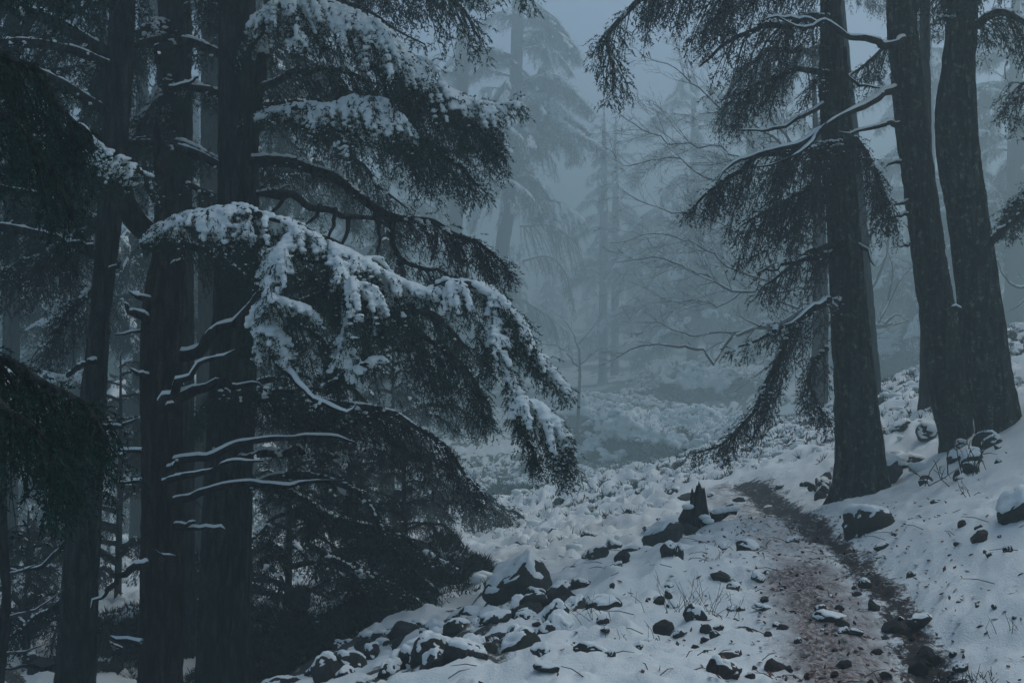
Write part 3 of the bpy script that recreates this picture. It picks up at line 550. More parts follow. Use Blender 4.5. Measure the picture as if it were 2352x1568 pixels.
# trunks further back on the left
tg, bg_, Wg, _ = tree('slimmer grey trunk half hidden behind the rightmost trunk of the left group', [(474, 1568, 20, 66), (474, 1200, 20, 60), (480, 850, 20, 54), (484, 500, 20, 50), (486, 0, 20, 44)], height=16, seed=5, seg=28, step=.12)
dress(tg, bg_, Wg, GEN_N, 18, 2.2, 14, 1.6, .7, seed=7)
t2, b2, W2, _ = tree('grey trunk in mist at the far left edge, between hanging sprays', [(75, 800, 34, 24), (76, 500, 34, 22), (78, 200, 34, 20)], height=27, seed=6, seg=20, step=.3)
dress(t2, b2, W2, GEN_F, 36, 10, 26, 2.0, .9, seed=8)
t3, b3, W3, _ = tree('short stretch of misty trunk seen below the low dark bough', [(678, 1120, 28, 36), (680, 1000, 28, 33), (684, 700, 28, 30)], height=24, seed=7, seg=20, step=.3, mbark=M_BARKB)
dress(t3, b3, W3, GEN_F, 34, 6, 23, 1.8, .8, seed=9)
t4, b4, W4, _ = tree('pale brown trunk in mist below the snow laden bough, left of the leaning one', [(1022, 1010, 38, 36), (1032, 800, 38, 32), (1048, 500, 38, 30), (1066, 100, 38, 26)], height=33, seed=8, seg=20, step=.3, mbark=M_BARKB, flare=.05)
dress(t4, b4, W4, GEN_F, 14, 16, 32, 2.2, .9, seed=10)
for k, (x, d, wd, lb) in enumerate([(20, 20.5, 40, 'grey cedar behind the upper hanging sprays at the left edge'), (318, 21.5, 36, 'slim cedar seen in the gap between leaning and brown trunks'), (640, 22, 34, 'shadowy cedar right behind the tallest left trunk, screened by boughs')]):
    t_, b_, W_, _ = tree(lb, [(x, 1200, d, wd), (x+6, 700, d, wd*.9), (x+8, 300, d, wd*.8)], height=17, seed=50+k, seg=24, step=.1)
    dress(t_, b_, W_, GEN_F, 30, b_[2]+2.2, b_[2]+16, 1.1, .6, seed=50+k)
dress(tc, bc, Wc, GEN_N, 6, .6, 3.0, .7, .9, az=(-.6, 1.2), seed=65)
dress(td, bd, Wd, GEN_N, 7, 2.6, 4.6, 1.0, .9, az=(2.2, 4.4), seed=63)
# far snow capped cedar in the middle
t6, b6, W6, _ = tree('tall snow capped cedar with a leaning pale trunk fading into fog mid valley', [(1104, 1050, 44, 34), (1114, 900, 44, 32), (1135, 700, 44, 32), (1165, 480, 44, 32), (1182, 250, 44, 30), (1190, 0, 44, 26)], height=40, seed=10, seg=20, step=.3)
F6 = lambda pts, r0, hang, **k: bough(t6, b6, pts, r0, hang, q=6, voxel=.022, mneed=k.pop('mneed', M_NEEDG), **k)
F6([(1190, 480, 44), (1150, 440, 43.5), (1110, 445, 43), (1080, 490, 43)], .10, [60, 110, 110, 50], seed=91, snow=1.5, side=1, dens=1.2)
F6([(1200, 480, 44), (1250, 462, 43.5), (1300, 470, 43), (1340, 500, 43)], .10, [60, 110, 110, 50], seed=92, snow=1.5, side=1, dens=1.2)
F6([(1190, 240, 44), (1150, 205, 43.5), (1110, 200, 43)], .09, [80, 90, 50], seed=93, snow=1.5, side=1)
F6([(1200, 230, 44), (1245, 210, 43.5), (1280, 235, 43), (1305, 270, 43)], .09, [60, 100, 110, 50], seed=94, snow=1.55, side=1)
F6([(1190, 180, 44), (1080, 150, 43.5), (1010, 125, 43), (970, 150, 43)], .10, [10, 50, 110, 60], seed=95, snow=1.55, side=1)
F6([(1200, 600, 44), (1260, 590, 43.5), (1300, 630, 43), (1315, 700, 43)], .09, [40, 60, 70, 40], seed=96, snow=.1, side=.6)
F6([(1195, 520, 44), (1270, 520, 43.5), (1330, 560, 43)], .09, [130, 140, 80], seed=97, snow=.1, side=1, mneed=M_NEEDB)
F6([(1190, 330, 44), (1230, 320, 43.5), (1280, 380, 43)], .08, [80, 90, 50], seed=98, snow=.7, side=1)
F6([(1190, 660, 44), (1150, 680, 43.5), (1100, 740, 43)], .09, [100, 140, 80], seed=99, snow=.2, side=1)
F6([(1200, 690, 44), (1250, 720, 43.5), (1300, 760, 43)], .09, [100, 120, 80], seed=100, snow=.3, side=1)
dress(t6, b6, W6, GEN_F, 44, 20, 39, 2.5, 1.2, seed=13)
for k, (x, d, wd, lab) in enumerate([(1385, 60, 20, 'left of two faint thin trunks deep in the fog'), (1412, 64, 18, 'right of two faint thin trunks deep in the fog')]):
    t, b, W_, _ = tree(lab, [(x, 800, d, wd), (x+2, 500, d, wd*.9)], height=32, seed=20+k, seg=14, step=.6)
    dress(t, b, W_, GEN_F, 34, b[2]+11, b[2]+31, 1.7, .45, seed=20+k)
lab = ['faint cedar deep in the fog behind the brown low bough', 'grey cedar in mist behind the leaning left trunk', 'faint cedar on the rising ground right of the two thin trunks',
       'misty cedar behind the bare branched tree', 'faint cedar between the two rough right hand trunks', 'misty cedar at the right edge behind the rough trunks', 'dim cedar behind the left trunk group, in line with the straight trunk']
for k, (x, yb, d, s) in enumerate([(880, 950, 38, 1.9), (130, 950, 36, 1.9), (1590, 830, 58, 2.8), (1720, 880, 44, 2.1), (2130, 800, 36, 1.8), (2330, 700, 32, 1.6), (440, 950, 31, 1.7)]):
    t, b, W_, _ = tree(lab[k], [(x, yb, d, 1500/d), (x+3, yb-300, d, 1300/d)], height=11+8*s, seed=30+k, seg=14, step=.6)
    dress(t, b, W_, GEN_F, 40, b[2]+(3.5 if k in (3, 4, 5, 2) else 2.5), b[2]+10.5+8*s, s*1.25, .6*s, seed=30+k)

# near tree off the left edge with dark hanging sprays
tn, bn, Wn, _ = tree('dark cedar just off the left edge, reaching its hanging sprays into view', [(-420, 1500, 6.6, 210), (-410, 800, 6.6, 190), (-400, 200, 6.6, 180)], height=13, seed=11, flare=.2)
Nb = lambda pts, r0, hang, **k: bough(tn, bn, pts, r0, hang, q=.72, voxel=.010, **k)
Nb([(-300, 130, 6.4), (-100, 95, 6.2), (0, 112, 6), (60, 145, 6), (115, 205, 6), (165, 268, 6), (205, 300, 6)], .02, [200, 300, 330, 330, 260, 200, 60], seed=111, snow=0, side=.7, dens=1.25, curl=.2)
Nb([(-150, 200, 5.9), (0, 270, 5.8), (70, 330, 5.8), (130, 420, 5.8), (160, 500, 5.8)], .015, [240, 240, 220, 180, 70], seed=112, snow=.0, side=.6, dens=1.0, curl=.2)
Nb([(-300, 780, 5.8), (-100, 800, 5.6), (0, 828, 5.5), (80, 870, 5.5), (150, 905, 5.5), (210, 950, 5.5), (250, 1000, 5.5)], .022, [300, 330, 380, 360, 300, 200, 60], seed=113, snow=0, side=.75, dens=1.7, curl=.2)
Nb([(-100, 870, 5.3), (0, 920, 5.2), (70, 980, 5.2), (130, 1060, 5.2)], .015, [260, 290, 280, 120], seed=114, snow=0, side=.6, dens=1.5, curl=.15)
Nb([(-100, -40, 6), (0, -30, 5.9), (70, -20, 5.8), (120, 0, 5.8)], .015, [60, 90, 70, 50], seed=115, snow=0, side=.5, dens=.8)
# top middle dark tips belong to a tree behind the big one
tt_, bt_, Wt_, _ = tree('cedar behind the tallest left trunk whose dark tips hang from the top of the view', [(545, 700, 17, 50), (552, 300, 17, 46), (560, 0, 17, 44)], height=16, seed=12, seg=26, step=.1)
Tb = lambda pts, r0, hang, **k: bough(tt_, bt_, pts, r0, hang, **k)
Tb([(570, -60, 16.9), (720, -40, 16.8), (820, -30, 16.5), (900, -10, 16.2), (980, 0, 16), (1060, -10, 16), (1115, 12, 16)], .04, [60, 90, 110, 90, 60, 20], seed=121, snow=.15, side=.7, dens=1.2, mneed=M_NEEDB)
Tb([(700, -20, 16.6), (820, 10, 16.4), (880, 50, 16.2), (930, 80, 16.2), (975, 105, 16.2)], .02, [50, 60, 40, 15], seed=122, snow=.1, side=.6, dens=.8, mneed=M_NEEDB)

# ================================================================== RIGHT TREES
tr, br, Wr, _ = tree('conifer with a straight dark trunk beside the bend of the path', [(1985, 1130, 14.9, 118), (1978, 1050, 14.9, 106), (1968, 950, 14.9, 98), (1958, 820, 14.9, 88), (1942, 600, 14.9, 76), (1928, 400, 14.9, 70), (1916, 200, 14.9, 66), (1908, 0, 14.9, 44)], height=16, seed=13, flare=.5, mbark=M_BARKL, flare_h=.26)
Rb = lambda pts, r0, hang, **k: bough(tr, br, pts, r0, hang, **k)
KW = dict(mneed=M_NEEDB, side=.75)
Rb([(1900, -30, 14.8), (1800, -40, 14.6), (1700, -30, 14.5), (1600, -20, 14.4), (1520, -10, 14.4), (1455, 0, 14.4)], .04, [110, 170, 190, 150, 80, 30], seed=131, snow=.1, dens=1.3, **KW)
Rb([(1900, 40, 14.8), (1820, 50, 14.6), (1740, 70, 14.5), (1660, 110, 14.4), (1610, 160, 14.4)], .035, [160, 220, 230, 180, 80], seed=132, snow=.12, dens=1.15, gaps=.7, **KW)
Rb([(1910, 170, 14.8), (1840, 160, 14.6), (1770, 180, 14.5), (1700, 210, 14.5)], .03, [150, 190, 170, 110], seed=133, snow=.12, dens=.9, gaps=.8, **KW)
Rb([(1930, 330, 14.7), (1860, 340, 14.4), (1780, 350, 14.3), (1700, 390, 14.3), (1630, 440, 14.3), (1580, 480, 14.3)], .04, [200, 240, 220, 160, 90, 30], seed=134, snow=.16, dens=1.7, **KW)
Rb([(1930, 420, 14.7), (1850, 440, 14.5), (1770, 480, 14.4), (1700, 520, 14.4)], .03, [190, 210, 180, 80], seed=135, snow=.12, dens=1.3, **KW)
Rb([(1935, 560, 14.7), (1880, 570, 14.5), (1820, 610, 14.4), (1760, 660, 14.4)], .03, [150, 170, 130, 60], seed=136, snow=.12, dens=1.1, **KW)
Rb([(1940, 300, 14.8), (1975, 330, 14.7), (2010, 390, 14.6), (2035, 460, 14.6), (2045, 490, 14.6)], .03, [150, 180, 160, 110, 50], seed=137, snow=.2, dens=1.4, **KW)
Rb([(1925, 690, 14.7), (1880, 705, 14.5), (1840, 740, 14.4), (1800, 800, 14.3), (1760, 880, 14.3), (1720, 960, 14.3), (1660, 1015, 14.3), (1600, 1035, 14.3)], .03, [90, 150, 190, 190, 140, 90, 50, 20], seed=138, snow=.42, dens=1.2, label='lowest drooping spray sweeping to a point', **KW)
Rb([(1900, 800, 14.7), (1870, 830, 14.6), (1860, 880, 14.6), (1880, 930, 14.6), (1900, 960, 14.6)], .02, [110, 130, 130, 90, 40], seed=139, snow=.2, dens=1.2, **KW)
Rb([(1860, 720, 14.3), (1800, 750, 14.2), (1740, 780, 14.2), (1690, 800, 14.2)], .016, [20, 50, 60, 30], seed=140, snow=.6, dens=1.2, **KW)
Rb([(1905, 585, 14.6), (1850, 598, 14.3), (1760, 620, 14.2), (1735, 628, 14.2)], .03, [0], seed=141, snow=.8, name='dead_limb', mwood=M_DEAD)
Rb([(1905, 690, 14.5), (1870, 700, 14.2), (1835, 728, 14.1), (1800, 745, 14.1)], .03, [0], seed=142, snow=.8, name='dead_limb', mwood=M_DEAD)
Rb([(1890, 240, 14.6), (1840, 270, 14.4), (1780, 295, 14.3), (1700, 300, 14.3)], .02, [0], seed=143, snow=.5, name='dead_limb', mwood=M_DEAD)
Rb([(1965, 560, 14.8), (1995, 575, 14.7), (2010, 612, 14.6)], .02, [0], seed=144, snow=.2, name='dead_limb', mwood=M_DEAD)
Rb([(1940, 110, 14.8), (1950, 180, 14.6), (2000, 200, 14.5), (2020, 205, 14.5)], .016, [0], seed=145, snow=.2, name='dead_limb', mwood=M_DEAD)
dress(tr, br, Wr, GEN_N, 14, 6.0, 15, 1.2, .6, seed=14)

t7, b7, W7, _ = tree('left one of the two rough barked right trunks, with long bare snowy limbs', [(2198, 1000, 15.2, 72), (2185, 920, 15.2, 86), (2165, 800, 15.2, 82), (2135, 600, 15.2, 76), (2115, 450, 15.2, 72), (2095, 300, 15.2, 72), (2078, 130, 15.2, 66), (2070, 0, 15.2, 64)], height=16, seed=14, flare=.16, mbark=M_BARKL, rough=.014, flare_h=.4)
E7 = lambda pts, r0, hang, **k: bough(t7, b7, pts, r0, hang, name='dead_limb', mwood=M_DEAD, **k)
E7([(2075, 92, 15.0), (2040, 98, 14.7), (1980, 92, 14.4), (1930, 78, 14.2), (1890, 55, 14.1), (1860, 62, 14.0), (1820, 55, 14), (1775, 38, 14)], .040, [0], seed=151, snow=1.0)
E7([(1890, 58, 14.1), (1850, 45, 14), (1800, 40, 14), (1760, 40, 13.9)], .02, [0], seed=152, snow=1.0)
E7([(2055, 205, 15.0), (2010, 225, 14.6), (1950, 255, 14.2), (1900, 285, 14.0), (1860, 325, 13.9), (1815, 362, 13.8), (1770, 378, 13.8), (1735, 380, 13.8)], .037, [0], seed=153, snow=1.0)
E7([(1885, 300, 14.0), (1830, 330, 13.9), (1780, 345, 13.8), (1700, 370, 13.8), (1640, 420, 13.8)], .024, [0], seed=154, snow=.9)
E7([(2065, 285, 15.0), (2030, 288, 14.6), (1980, 300, 14.4), (1925, 306, 14.3)], .026, [0], seed=155, snow=.8)
for k, (x, y, l) in enumerate([(2068, 372, 35), (2085, 462, 30), (2085, 492, 40), (2090, 560, 25)]):
    E7([(x, y, 15.1), (x-l*.5, y+4, 14.9), (x-l, y+8, 14.8)], .016, [0], seed=156+k, snow=.2)
dress(t7, b7, W7, GEN_N, 14, 5.6, 15, 1.1, .6, seed=15)

t8, b8, W8, _ = tree('right one of the two rough barked trunks, thickest and bent, on the snow bank', [(2292, 960, 14.3, 96), (2274, 880, 14.3, 98), (2258, 760, 14.3, 98), (2238, 600, 14.3, 90), (2222, 480, 14.3, 90), (2205, 380, 14.3, 94), (2196, 270, 14.3, 92), (2202, 150, 14.3, 74), (2212, 0, 14.3, 66)], height=15, seed=15, flare=.14, mbark=M_BARKL, rough=.014, flare_h=.45)
E8 = lambda pts, r0, hang, **k: bough(t8, b8, pts, r0, hang, **k)
E8([(2190, 45, 14.1), (2170, 42, 14), (2150, 32, 14)], .03, [0], seed=161, snow=1.0, name='dead_limb', mwood=M_DEAD)
E8([(2205, 712, 14.1), (2192, 705, 14), (2180, 712, 14)], .022, [0], seed=162, snow=1.1, name='dead_limb', mwood=M_DEAD)
E8([(2270, 560, 14.2), (2300, 530, 14.1), (2340, 495, 14), (2400, 470, 14)], .04, [0, 0, 30, 80], seed=163, snow=.4, mwood=M_DEAD)
E8([(2245, 60, 14.2), (2290, 30, 14), (2340, 40, 13.9), (2400, 80, 13.9)], .04, [110, 170, 190, 160], seed=164, snow=.1, dens=1.5)
E8([(2240, -20, 14.2), (2200, -30, 14), (2160, -20, 14)], .03, [110, 130, 90], seed=165, snow=.1, dens=1.2)
dress(t8, b8, W8, GEN_N, 14, 5.6, 14, 1.1, .6, seed=16)
te, be, We, _ = tree('dark conifer off the right edge with drooping sprays above the snow bank', [(2560, 900, 15, 90), (2550, 400, 15, 80), (2545, 0, 15, 76)], height=14, seed=17, flare=.2)
bough(te, be, [(2520, 380, 14.9), (2440, 390, 14.7), (2370, 430, 14.6), (2310, 500, 14.5)], .035, [150, 170, 150, 60], seed=171, snow=.4, side=.8, dens=1.3)
bough(te, be, [(2520, 200, 14.9), (2440, 170, 14.7), (2360, 190, 14.6), (2320, 240, 14.5)], .035, [150, 170, 120, 50], seed=172, snow=.3, side=.8, dens=1.2, mneed=M_NEEDB)
dress(te, be, We, GEN_N, 10, 5.4, 13, 1.1, .6, seed=18)
t9, b9, W9, _ = tree('thin grey trunk standing just behind the straight trunk by the path', [(2012, 985, 20, 50), (2002, 850, 20, 36), (1988, 650, 20, 30), (1968, 400, 20, 26), (1942, 150, 20, 24), (1918, -100, 20, 22)], height=14, seed=18, seg=24, step=.1, flare=.1)
dress(t9, b9, W9, GEN_N, 10, 6.5, 13, 1.2, .6, seed=19)
ts, bs, Ws, _ = tree('slim shadowed trunk behind the left foot of the rough barked pair', [(2128, 975, 19, 44), (2130, 800, 19, 30), (2128, 500, 19, 26)], height=13, seed=19, seg=24, step=.1, flare=.1)

# ------------------------------------------------------------------ bare deciduous trees
def grow(mbw, mbs, pts, r0, g, lvl=0, maxl=3, snow=True, dens=1.0, lenf=.55, q=1.0):
    L = catmull(pts, .12); n = len(L); t = np.linspace(0, 1, n); rr = r0*(1-t*.85)
    K = 24; ti = np.linspace(0, n-1, K); i0 = np.minimum(ti.astype(int), n-2); fr = (ti-i0)[:, None]; L = L[i0]*(1-fr)+L[i0+1]*fr; rr = np.interp(ti, np.arange(n), rr)
    jit = vnoise(np.c_[np.arange(K)*.7, np.zeros(K)+g.uniform(0, 99), np.zeros(K)], 3)*np.linalg.norm(L[-1]-L[0])*.02; L = L+np.c_[jit*.5, jit*.3, jit]
    mbw.append((L, rr))
    if snow and r0 > .0075: mbs.append((L+np.array([0, 0, 1.])*(rr*.7)[:, None], rr*.80*np.clip(.8+.5*vnoise(np.c_[np.arange(K)*.9, np.zeros(K), np.zeros(K)+g.uniform(0, 99)], 5), .15, 1.2)))
    if lvl >= maxl: return
    Ln = np.linalg.norm(np.diff(L, axis=0), axis=1).sum(); nb = max(3, int(Ln/(.14*q if lvl else .20*q)*dens)); T = nrm(np.gradient(L, axis=0))
    for k in range(nb):
        u = g.uniform(.18 if lvl == 0 else .1, .98); i = min(int(u*(K-1)), K-2); p = L[i]; s = g.choice([-1, 1]); lat = nrm(np.cross(T[i], [0, 1, 0])*s+g.normal(0, .35, 3))
        l = Ln*lenf*g.uniform(.35, .9)*(1-.45*u)
        if l < .09: continue
        d = nrm(T[i]*.95+lat*.65); pts2 = [p]; c = p
        for m in range(3): d = nrm(d+g.normal(0, .16, 3)+np.array([0, 0, .05])); c = c+d*l/3; pts2.append(c)
        grow(mbw, mbs, pts2, max(.0028*q, rr[i]*.5), g, lvl+1, maxl, snow, dens, lenf, q)
def bare_tree(label, tp, limbs, seed, height=7, q=1.0, maxl=3, snow=True, dens=1.0, tips=True, mb_=None):
    root, base, W, _ = tree(label, tp, height=height, seed=seed, seg=20, step=.12, name='bare_tree', mbark=mb_ or M_BARK, flare=.1)
    g = np.random.default_rng(seed); fs = far(limbs[0][0][0][2])/limbs[0][0][0][2]; q *= fs
    for lp, r in limbs:
        r = r*fs*.8
        a, s = [], []; grow(a, s, [P(*p) for p in lp], r, g, 0, maxl, snow, dens, q=q)
        mw = MB(); tubes(mw, np.array([x[0] for x in a[:1]]), np.array([x[1] for x in a[:1]]), 7)
        tubes(mw, np.array([x[0][::4] for x in a[1:]]), np.array([x[1][::4] for x in a[1:]]), 3)
        if tips:
            E = np.array([x[0][-1] for x in a[1:]]); E = E[g.random(len(E)) < .5]; blobs(mw, E, np.full((len(E), 3), .0055*q), 0)
        b = mw.build('limb', M_TWIG, root, base)
        if s:
            ms = MB(); tubes(ms, np.array([x[0][::2] for x in s]), np.array([x[1][::2] for x in s]), 5); tag(ms.build('snow', M_SNOW, b, base), kind='stuff')
    return root
d = 21.0
bare_tree('leafless tree with fine snowy twigs spreading left behind the conifer by the path', [(1880, 960, 21, 40), (1885, 700, 21, 34), (1880, 480, 21, 28), (1876, 400, 21, 14)],
 [([(1895, 690, d), (1840, 715, d), (1790, 745, d), (1735, 755, d), (1680, 775, d), (1640, 835, d)], .075),
  ([(1640, 835, d), (1612, 805, d), (1580, 798, d), (1520, 788, d), (1450, 802, d), (1380, 838, d)], .028),
  ([(1690, 765, d), (1640, 762, d), (1590, 770, d), (1500, 740, d), (1430, 740, d)], .02),
  ([(1890, 650, d), (1810, 668, d), (1740, 672, d), (1660, 655, d), (1590, 620, d), (1500, 595, d), (1415, 600, d)], .035),
  ([(1810, 668, d), (1750, 640, d), (1690, 620, d), (1600, 560, d), (1500, 540, d), (1400, 560, d)], .024),
  ([(1882, 560, d), (1800, 540, d), (1700, 530, d), (1600, 500, d), (1510, 480, d), (1430, 440, d)], .03),
  ([(1878, 470, d), (1800, 410, d), (1740, 380, d), (1650, 340, d), (1560, 330, d), (1480, 300, d), (1400, 255, d)], .03),
  ([(1870, 440, d), (1800, 350, d), (1740, 290, d), (1650, 240, d), (1560, 170, d), (1470, 120, d)], .03),
  ([(1860, 400, d), (1780, 400, d), (1650, 410, d), (1540, 360, d), (1430, 380, d), (1400, 320, d)], .022),
  ([(1885, 730, d), (1820, 790, d), (1750, 850, d), (1700, 890, d), (1660, 905, d)], .022),
  ([(1850, 380, d), (1760, 250, d), (1680, 150, d), (1620, 60, d), (1560, 20, d)], .028),
  ([(1890, 640, d+.3), (1780, 600, d+.3), (1680, 690, d+.3), (1560, 690, d+.3), (1440, 650, d+.3)], .022)], 201, height=10, q=.9, dens=1.15, mb_=M_BARKB)
d = 24.0
bare_tree('gnarled leafless tree with thick snowy limbs between the conifer and the rough barked pair', [(1960, 880, 24, 44), (1955, 760, 24, 40), (1965, 650, 24, 26)],
 [([(1975, 745, d), (2010, 748, d), (2050, 745, d), (2088, 735, d)], .075), ([(2030, 745, d), (2060, 722, d), (2085, 740, d)], .04),
  ([(1970, 700, d), (2010, 650, d), (2040, 560, d), (2030, 480, d), (2050, 400, d)], .04), ([(1975, 820, d), (2040, 700, d), (2070, 640, d), (2110, 600, d)], .04),
  ([(1965, 650, d), (2000, 540, d), (2010, 440, d), (2060, 340, d)], .03), ([(2040, 690, d), (2050, 620, d), (2035, 560, d)], .028)], 202, height=9, q=1.3, mb_=M_BARKB, maxl=2)
d = 22.0
bare_tree('leafless tree with snowy twigs at the right edge behind the bent trunk', [(2420, 800, 22, 50), (2410, 600, 22, 44), (2405, 400, 22, 30)],
 [([(2400, 600, d), (2350, 660, d), (2310, 640, d), (2290, 600, d)], .05), ([(2400, 480, d), (2340, 520, d), (2290, 560, d)], .03), ([(2400, 400, d), (2350, 300, d), (2300, 260, d), (2270, 300, d)], .03),
  ([(2400, 350, d), (2330, 250, d), (2310, 150, d), (2340, 60, d)], .03), ([(2400, 640, d), (2340, 700, d), (2300, 720, d)], .03)], 203, height=10, q=1.3, maxl=2, mb_=M_BARKB)
d = 30.0
bare_tree('thin leafless tree in mist at the foot of the tall snow capped cedar', [(1330, 900, 30, 7), (1332, 850, 30, 6), (1330, 800, 30, 4)],
 [([(1332, 850, 30), (1290, 800, 30), (1240, 790, 30), (1190, 770, 30)], .03), ([(1330, 840, 32), (1380, 800, 32), (1430, 795, 32)], .025), ([(1330, 800, 32), (1300, 740, 32), (1240, 700, 32)], .025), ([(1330, 790, 32), (1370, 740, 32), (1400, 680, 32)], .02)], 204, height=4.5, q=1.6, maxl=2, mb_=M_BARKB)
bare_tree('small bare sapling at the bottom left corner', [(-8, 1560, 12, 30), (12, 1400, 12, 26), (8, 1240, 12, 18)],
 [([(5, 1420, 12), (50, 1412, 12), (90, 1395, 12), (150, 1350, 12)], .028), ([(8, 1320, 12), (50, 1310, 12), (100, 1290, 12)], .02), ([(5, 1500, 12), (60, 1495, 12), (120, 1470, 12)], .02)], 205, height=3.2, q=.9, maxl=2, mb_=M_BARKB)

# far off wood on the valley sides: reads as one mass
g = np.random.default_rng(44); m = MB(); mt_ = MB()
for k in range(230):
    y = g.uniform(135, 285); u = g.uniform(-.42, .42); x = u*y
    if abs(u-.055) < .035+.00012*(270-y) and y < 225: continue
    z = gz(x, y); h = g.uniform(11, 19); nb = 46; t = g.uniform(.12, 1, nb); a = g.uniform(0, 6.28, nb); rr = h*.17*(1.12-t)*g.uniform(.7, 1.15, nb)
    c0 = np.c_[np.full(nb, x), np.full(nb, y), z+h*t]; d = np.c_[np.cos(a), np.sin(a), np.zeros(nb)]; e1 = c0+d*rr[:, None]*.6+np.array([0, 0, .06])*h*.3; e2 = c0+d*rr[:, None]-np.c_[np.zeros((nb, 2)), rr*.35]
    sd_ = np.c_[-np.sin(a), np.cos(a), np.zeros(nb)]*(rr*.42)[:, None]; dn = np.c_[np.zeros((nb, 2)), -rr*g.uniform(.35, .7, nb)]
    m.add(np.stack([c0, e1-sd_+dn*.5, e2+dn*.4, e1+sd_+dn*.5, e1], 1), T=(np.array([[0, 1, 4], [1, 2, 4], [2, 3, 4], [3, 0, 4]])[None]+np.arange(nb)[:, None, None]*5))
    tubes(m, [[x, y, z-.5], [x+.1, y, z+h*.5], [x, y, z+h]], [h*.014, h*.01, .05], 5)
tag(m.build('far_forest', M_NEEDG, smooth=False), 'far conifer forest dissolving into the fog on both valley sides', kind='stuff')

# ------------------------------------------------------------------ young conifers and shrubs
def young(label, x, y, d, h, w, seed, snow=.45, mn=None, n=26, lean=0):
    p = P(x, y, d); f_ = far(d)/d; h *= f_; w *= f_; z = gz(p[0], p[1]); base = np.array([p[0], p[1], z]); g = np.random.default_rng(seed)
    root = empty('young_cedar', base); tag(root, label, 'tree', 'young cedars at the foot of the left trunks')
    tm = MB(); tubes(tm, [[0, 0, -.1], [0.02, 0, h*.5], [0, .03, h]], [.05, .035, .01], 8); tm.build('trunk', M_BARK, root)
    lib = GEN_Y if mn is None else GEN_YB
    for k in range(n):
        zz = h*(.06+.9*(k+g.random())/n); s = w*(1-.72*zz/h)*g.uniform(.75, 1.15)/1.6; put_generic(root, lib[g.integers(len(lib))], (0, 0, zz), g.uniform(-math.pi, math.pi), s, g.uniform(-.15, .3))
GEN_Y = [generic(80+k, 1.6, .5, 1.6, .45, M_NEEDG, M_BARK, voxel=.03) for k in range(3)]
GEN_YB = [generic(84+k, 1.6, .55, 1.6, .04, M_NEEDB, M_BARK, voxel=.035) for k in range(3)]
young('young dark cedar with snow flecked boughs, right of the thick left trunks', 660, 1440, 16.5, 2.6, 1.7, 301)
young('bushy young cedar in front of the others, its sprays brushed with snow', 800, 1400, 16, 2.3, 1.7, 302)
young('dark brownish young cedar nearest the snow capped boulder', 925, 1360, 15.8, 1.75, 1.1, 303, mn=1)
young('low brownish young cedar at the foot of the stony bank', 850, 1420, 15, 1.2, 1.2, 304, mn=1)
young('tall young cedar standing behind the row, under the low bough', 900, 1260, 20, 3.2, 2.0, 305)
young('young cedar between the brown trunk and the leaning trunk', 270, 1400, 18, 3.0, 1.8, 306)
young('young cedar in the corner beside the small bare sapling', 60, 1450, 15, 1.5, 1.3, 307)
young('young cedar behind the leaning trunk, dim and grey', 120, 1250, 24, 4.0, 2.4, 308)

def sprigs(mb, C, N, ln, g, n=14, wd=.006, up=.5):
    M = len(C)
    if M == 0: return
    o = np.repeat(np.arange(M), n); D = nrm(g.normal(0, 1, (M*n, 3))+np.array([0, 0, up])+(N[o]*1.2 if N is not None else 0)); S_ = C[o]; l = ln*g.uniform(.4, 1.2, M*n); W = nrm(np.cross(D, g.normal(0, 1, (M*n, 3))))*wd*g.uniform(.6, 1.4, M*n)[:, None]
    mb.add(np.stack([S_-W, S_+W, S_+D*l[:, None]], 1), T=np.arange(M*n*3).reshape(-1, 3))
def shrub(label, x, y, d, rx, ry, h, seed, cover=.2, n=1500, lsz=.14, name='shrub', wd=.012, group=None, lvl=1, vox=.032, browse=0):
    p = P(x, y, d); f_ = far(d)/d; rx *= f_; ry *= f_; h *= f_; lsz *= f_**.6; wd *= f_**.7; vox *= f_**.9; z = gz(p[0], p[1]); base = np.array([p[0], p[1], z]); g = np.random.default_rng(seed); root = empty(name, base); tag(root, label, 'shrub', group)
    u = nrm(g.normal(0, 1, (n, 3))); u[:, 2] = np.abs(u[:, 2]); k = 1+.28*fbm(u*2.2+seed, 3, seed); C = u*np.array([rx, ry, h])*k[:, None]*g.uniform(.82, 1.02, (n, 1))
    m = MB(); sprigs(m, C, u, lsz, g, 16, wd); 
    core = ICO[3][0].copy(); ck = (1+.28*fbm(core*2.2+seed, 3, seed))*.70; core = core*np.array([rx, ry, h])*ck[:, None]; m.add(core, T=ICO[3][1])
    tag(m.build('foliage', M_UNDER, root, smooth=False), kind='stuff')
    s = u[:, 2]+.50*fbm(C*2.2/f_+seed, 3, seed+2) > 1-cover*2+.25; c = C[s]; rd = g.uniform(.028, .06, len(c))*(lsz/.14)*min(1, .45+rx*.3)*f_**.55; ms = MB(); blobs(ms, c+np.array([0, 0, .04]), np.c_[rd*1.2, rd*1.2, rd*.7], 0)
    snow_obj(ms, root, (0, 0, 0), vox)
    if browse:
        st = MB()
        for k in range(browse):
            b0 = np.array([g.uniform(-.8, .8)*rx, g.uniform(-.3, .3)*ry, h*.7]); dd = nrm(np.array([g.uniform(-.4, .4), 0, 1])); l = g.uniform(.4, .9); tubes(st, [b0, b0+dd*l*.5, b0+dd*l+np.array([g.uniform(-.1, .1), 0, 0])], [.02, .014, .005], 4)
        st.build('stem', M_TWIG, root)
    return root
shrub('large dome shaped shrub capped with snow beyond the stump', 1510, 1090, 27, 1.6, 1.3, 1.0, 401, cover=.45, n=5200, lsz=.16, browse=14)
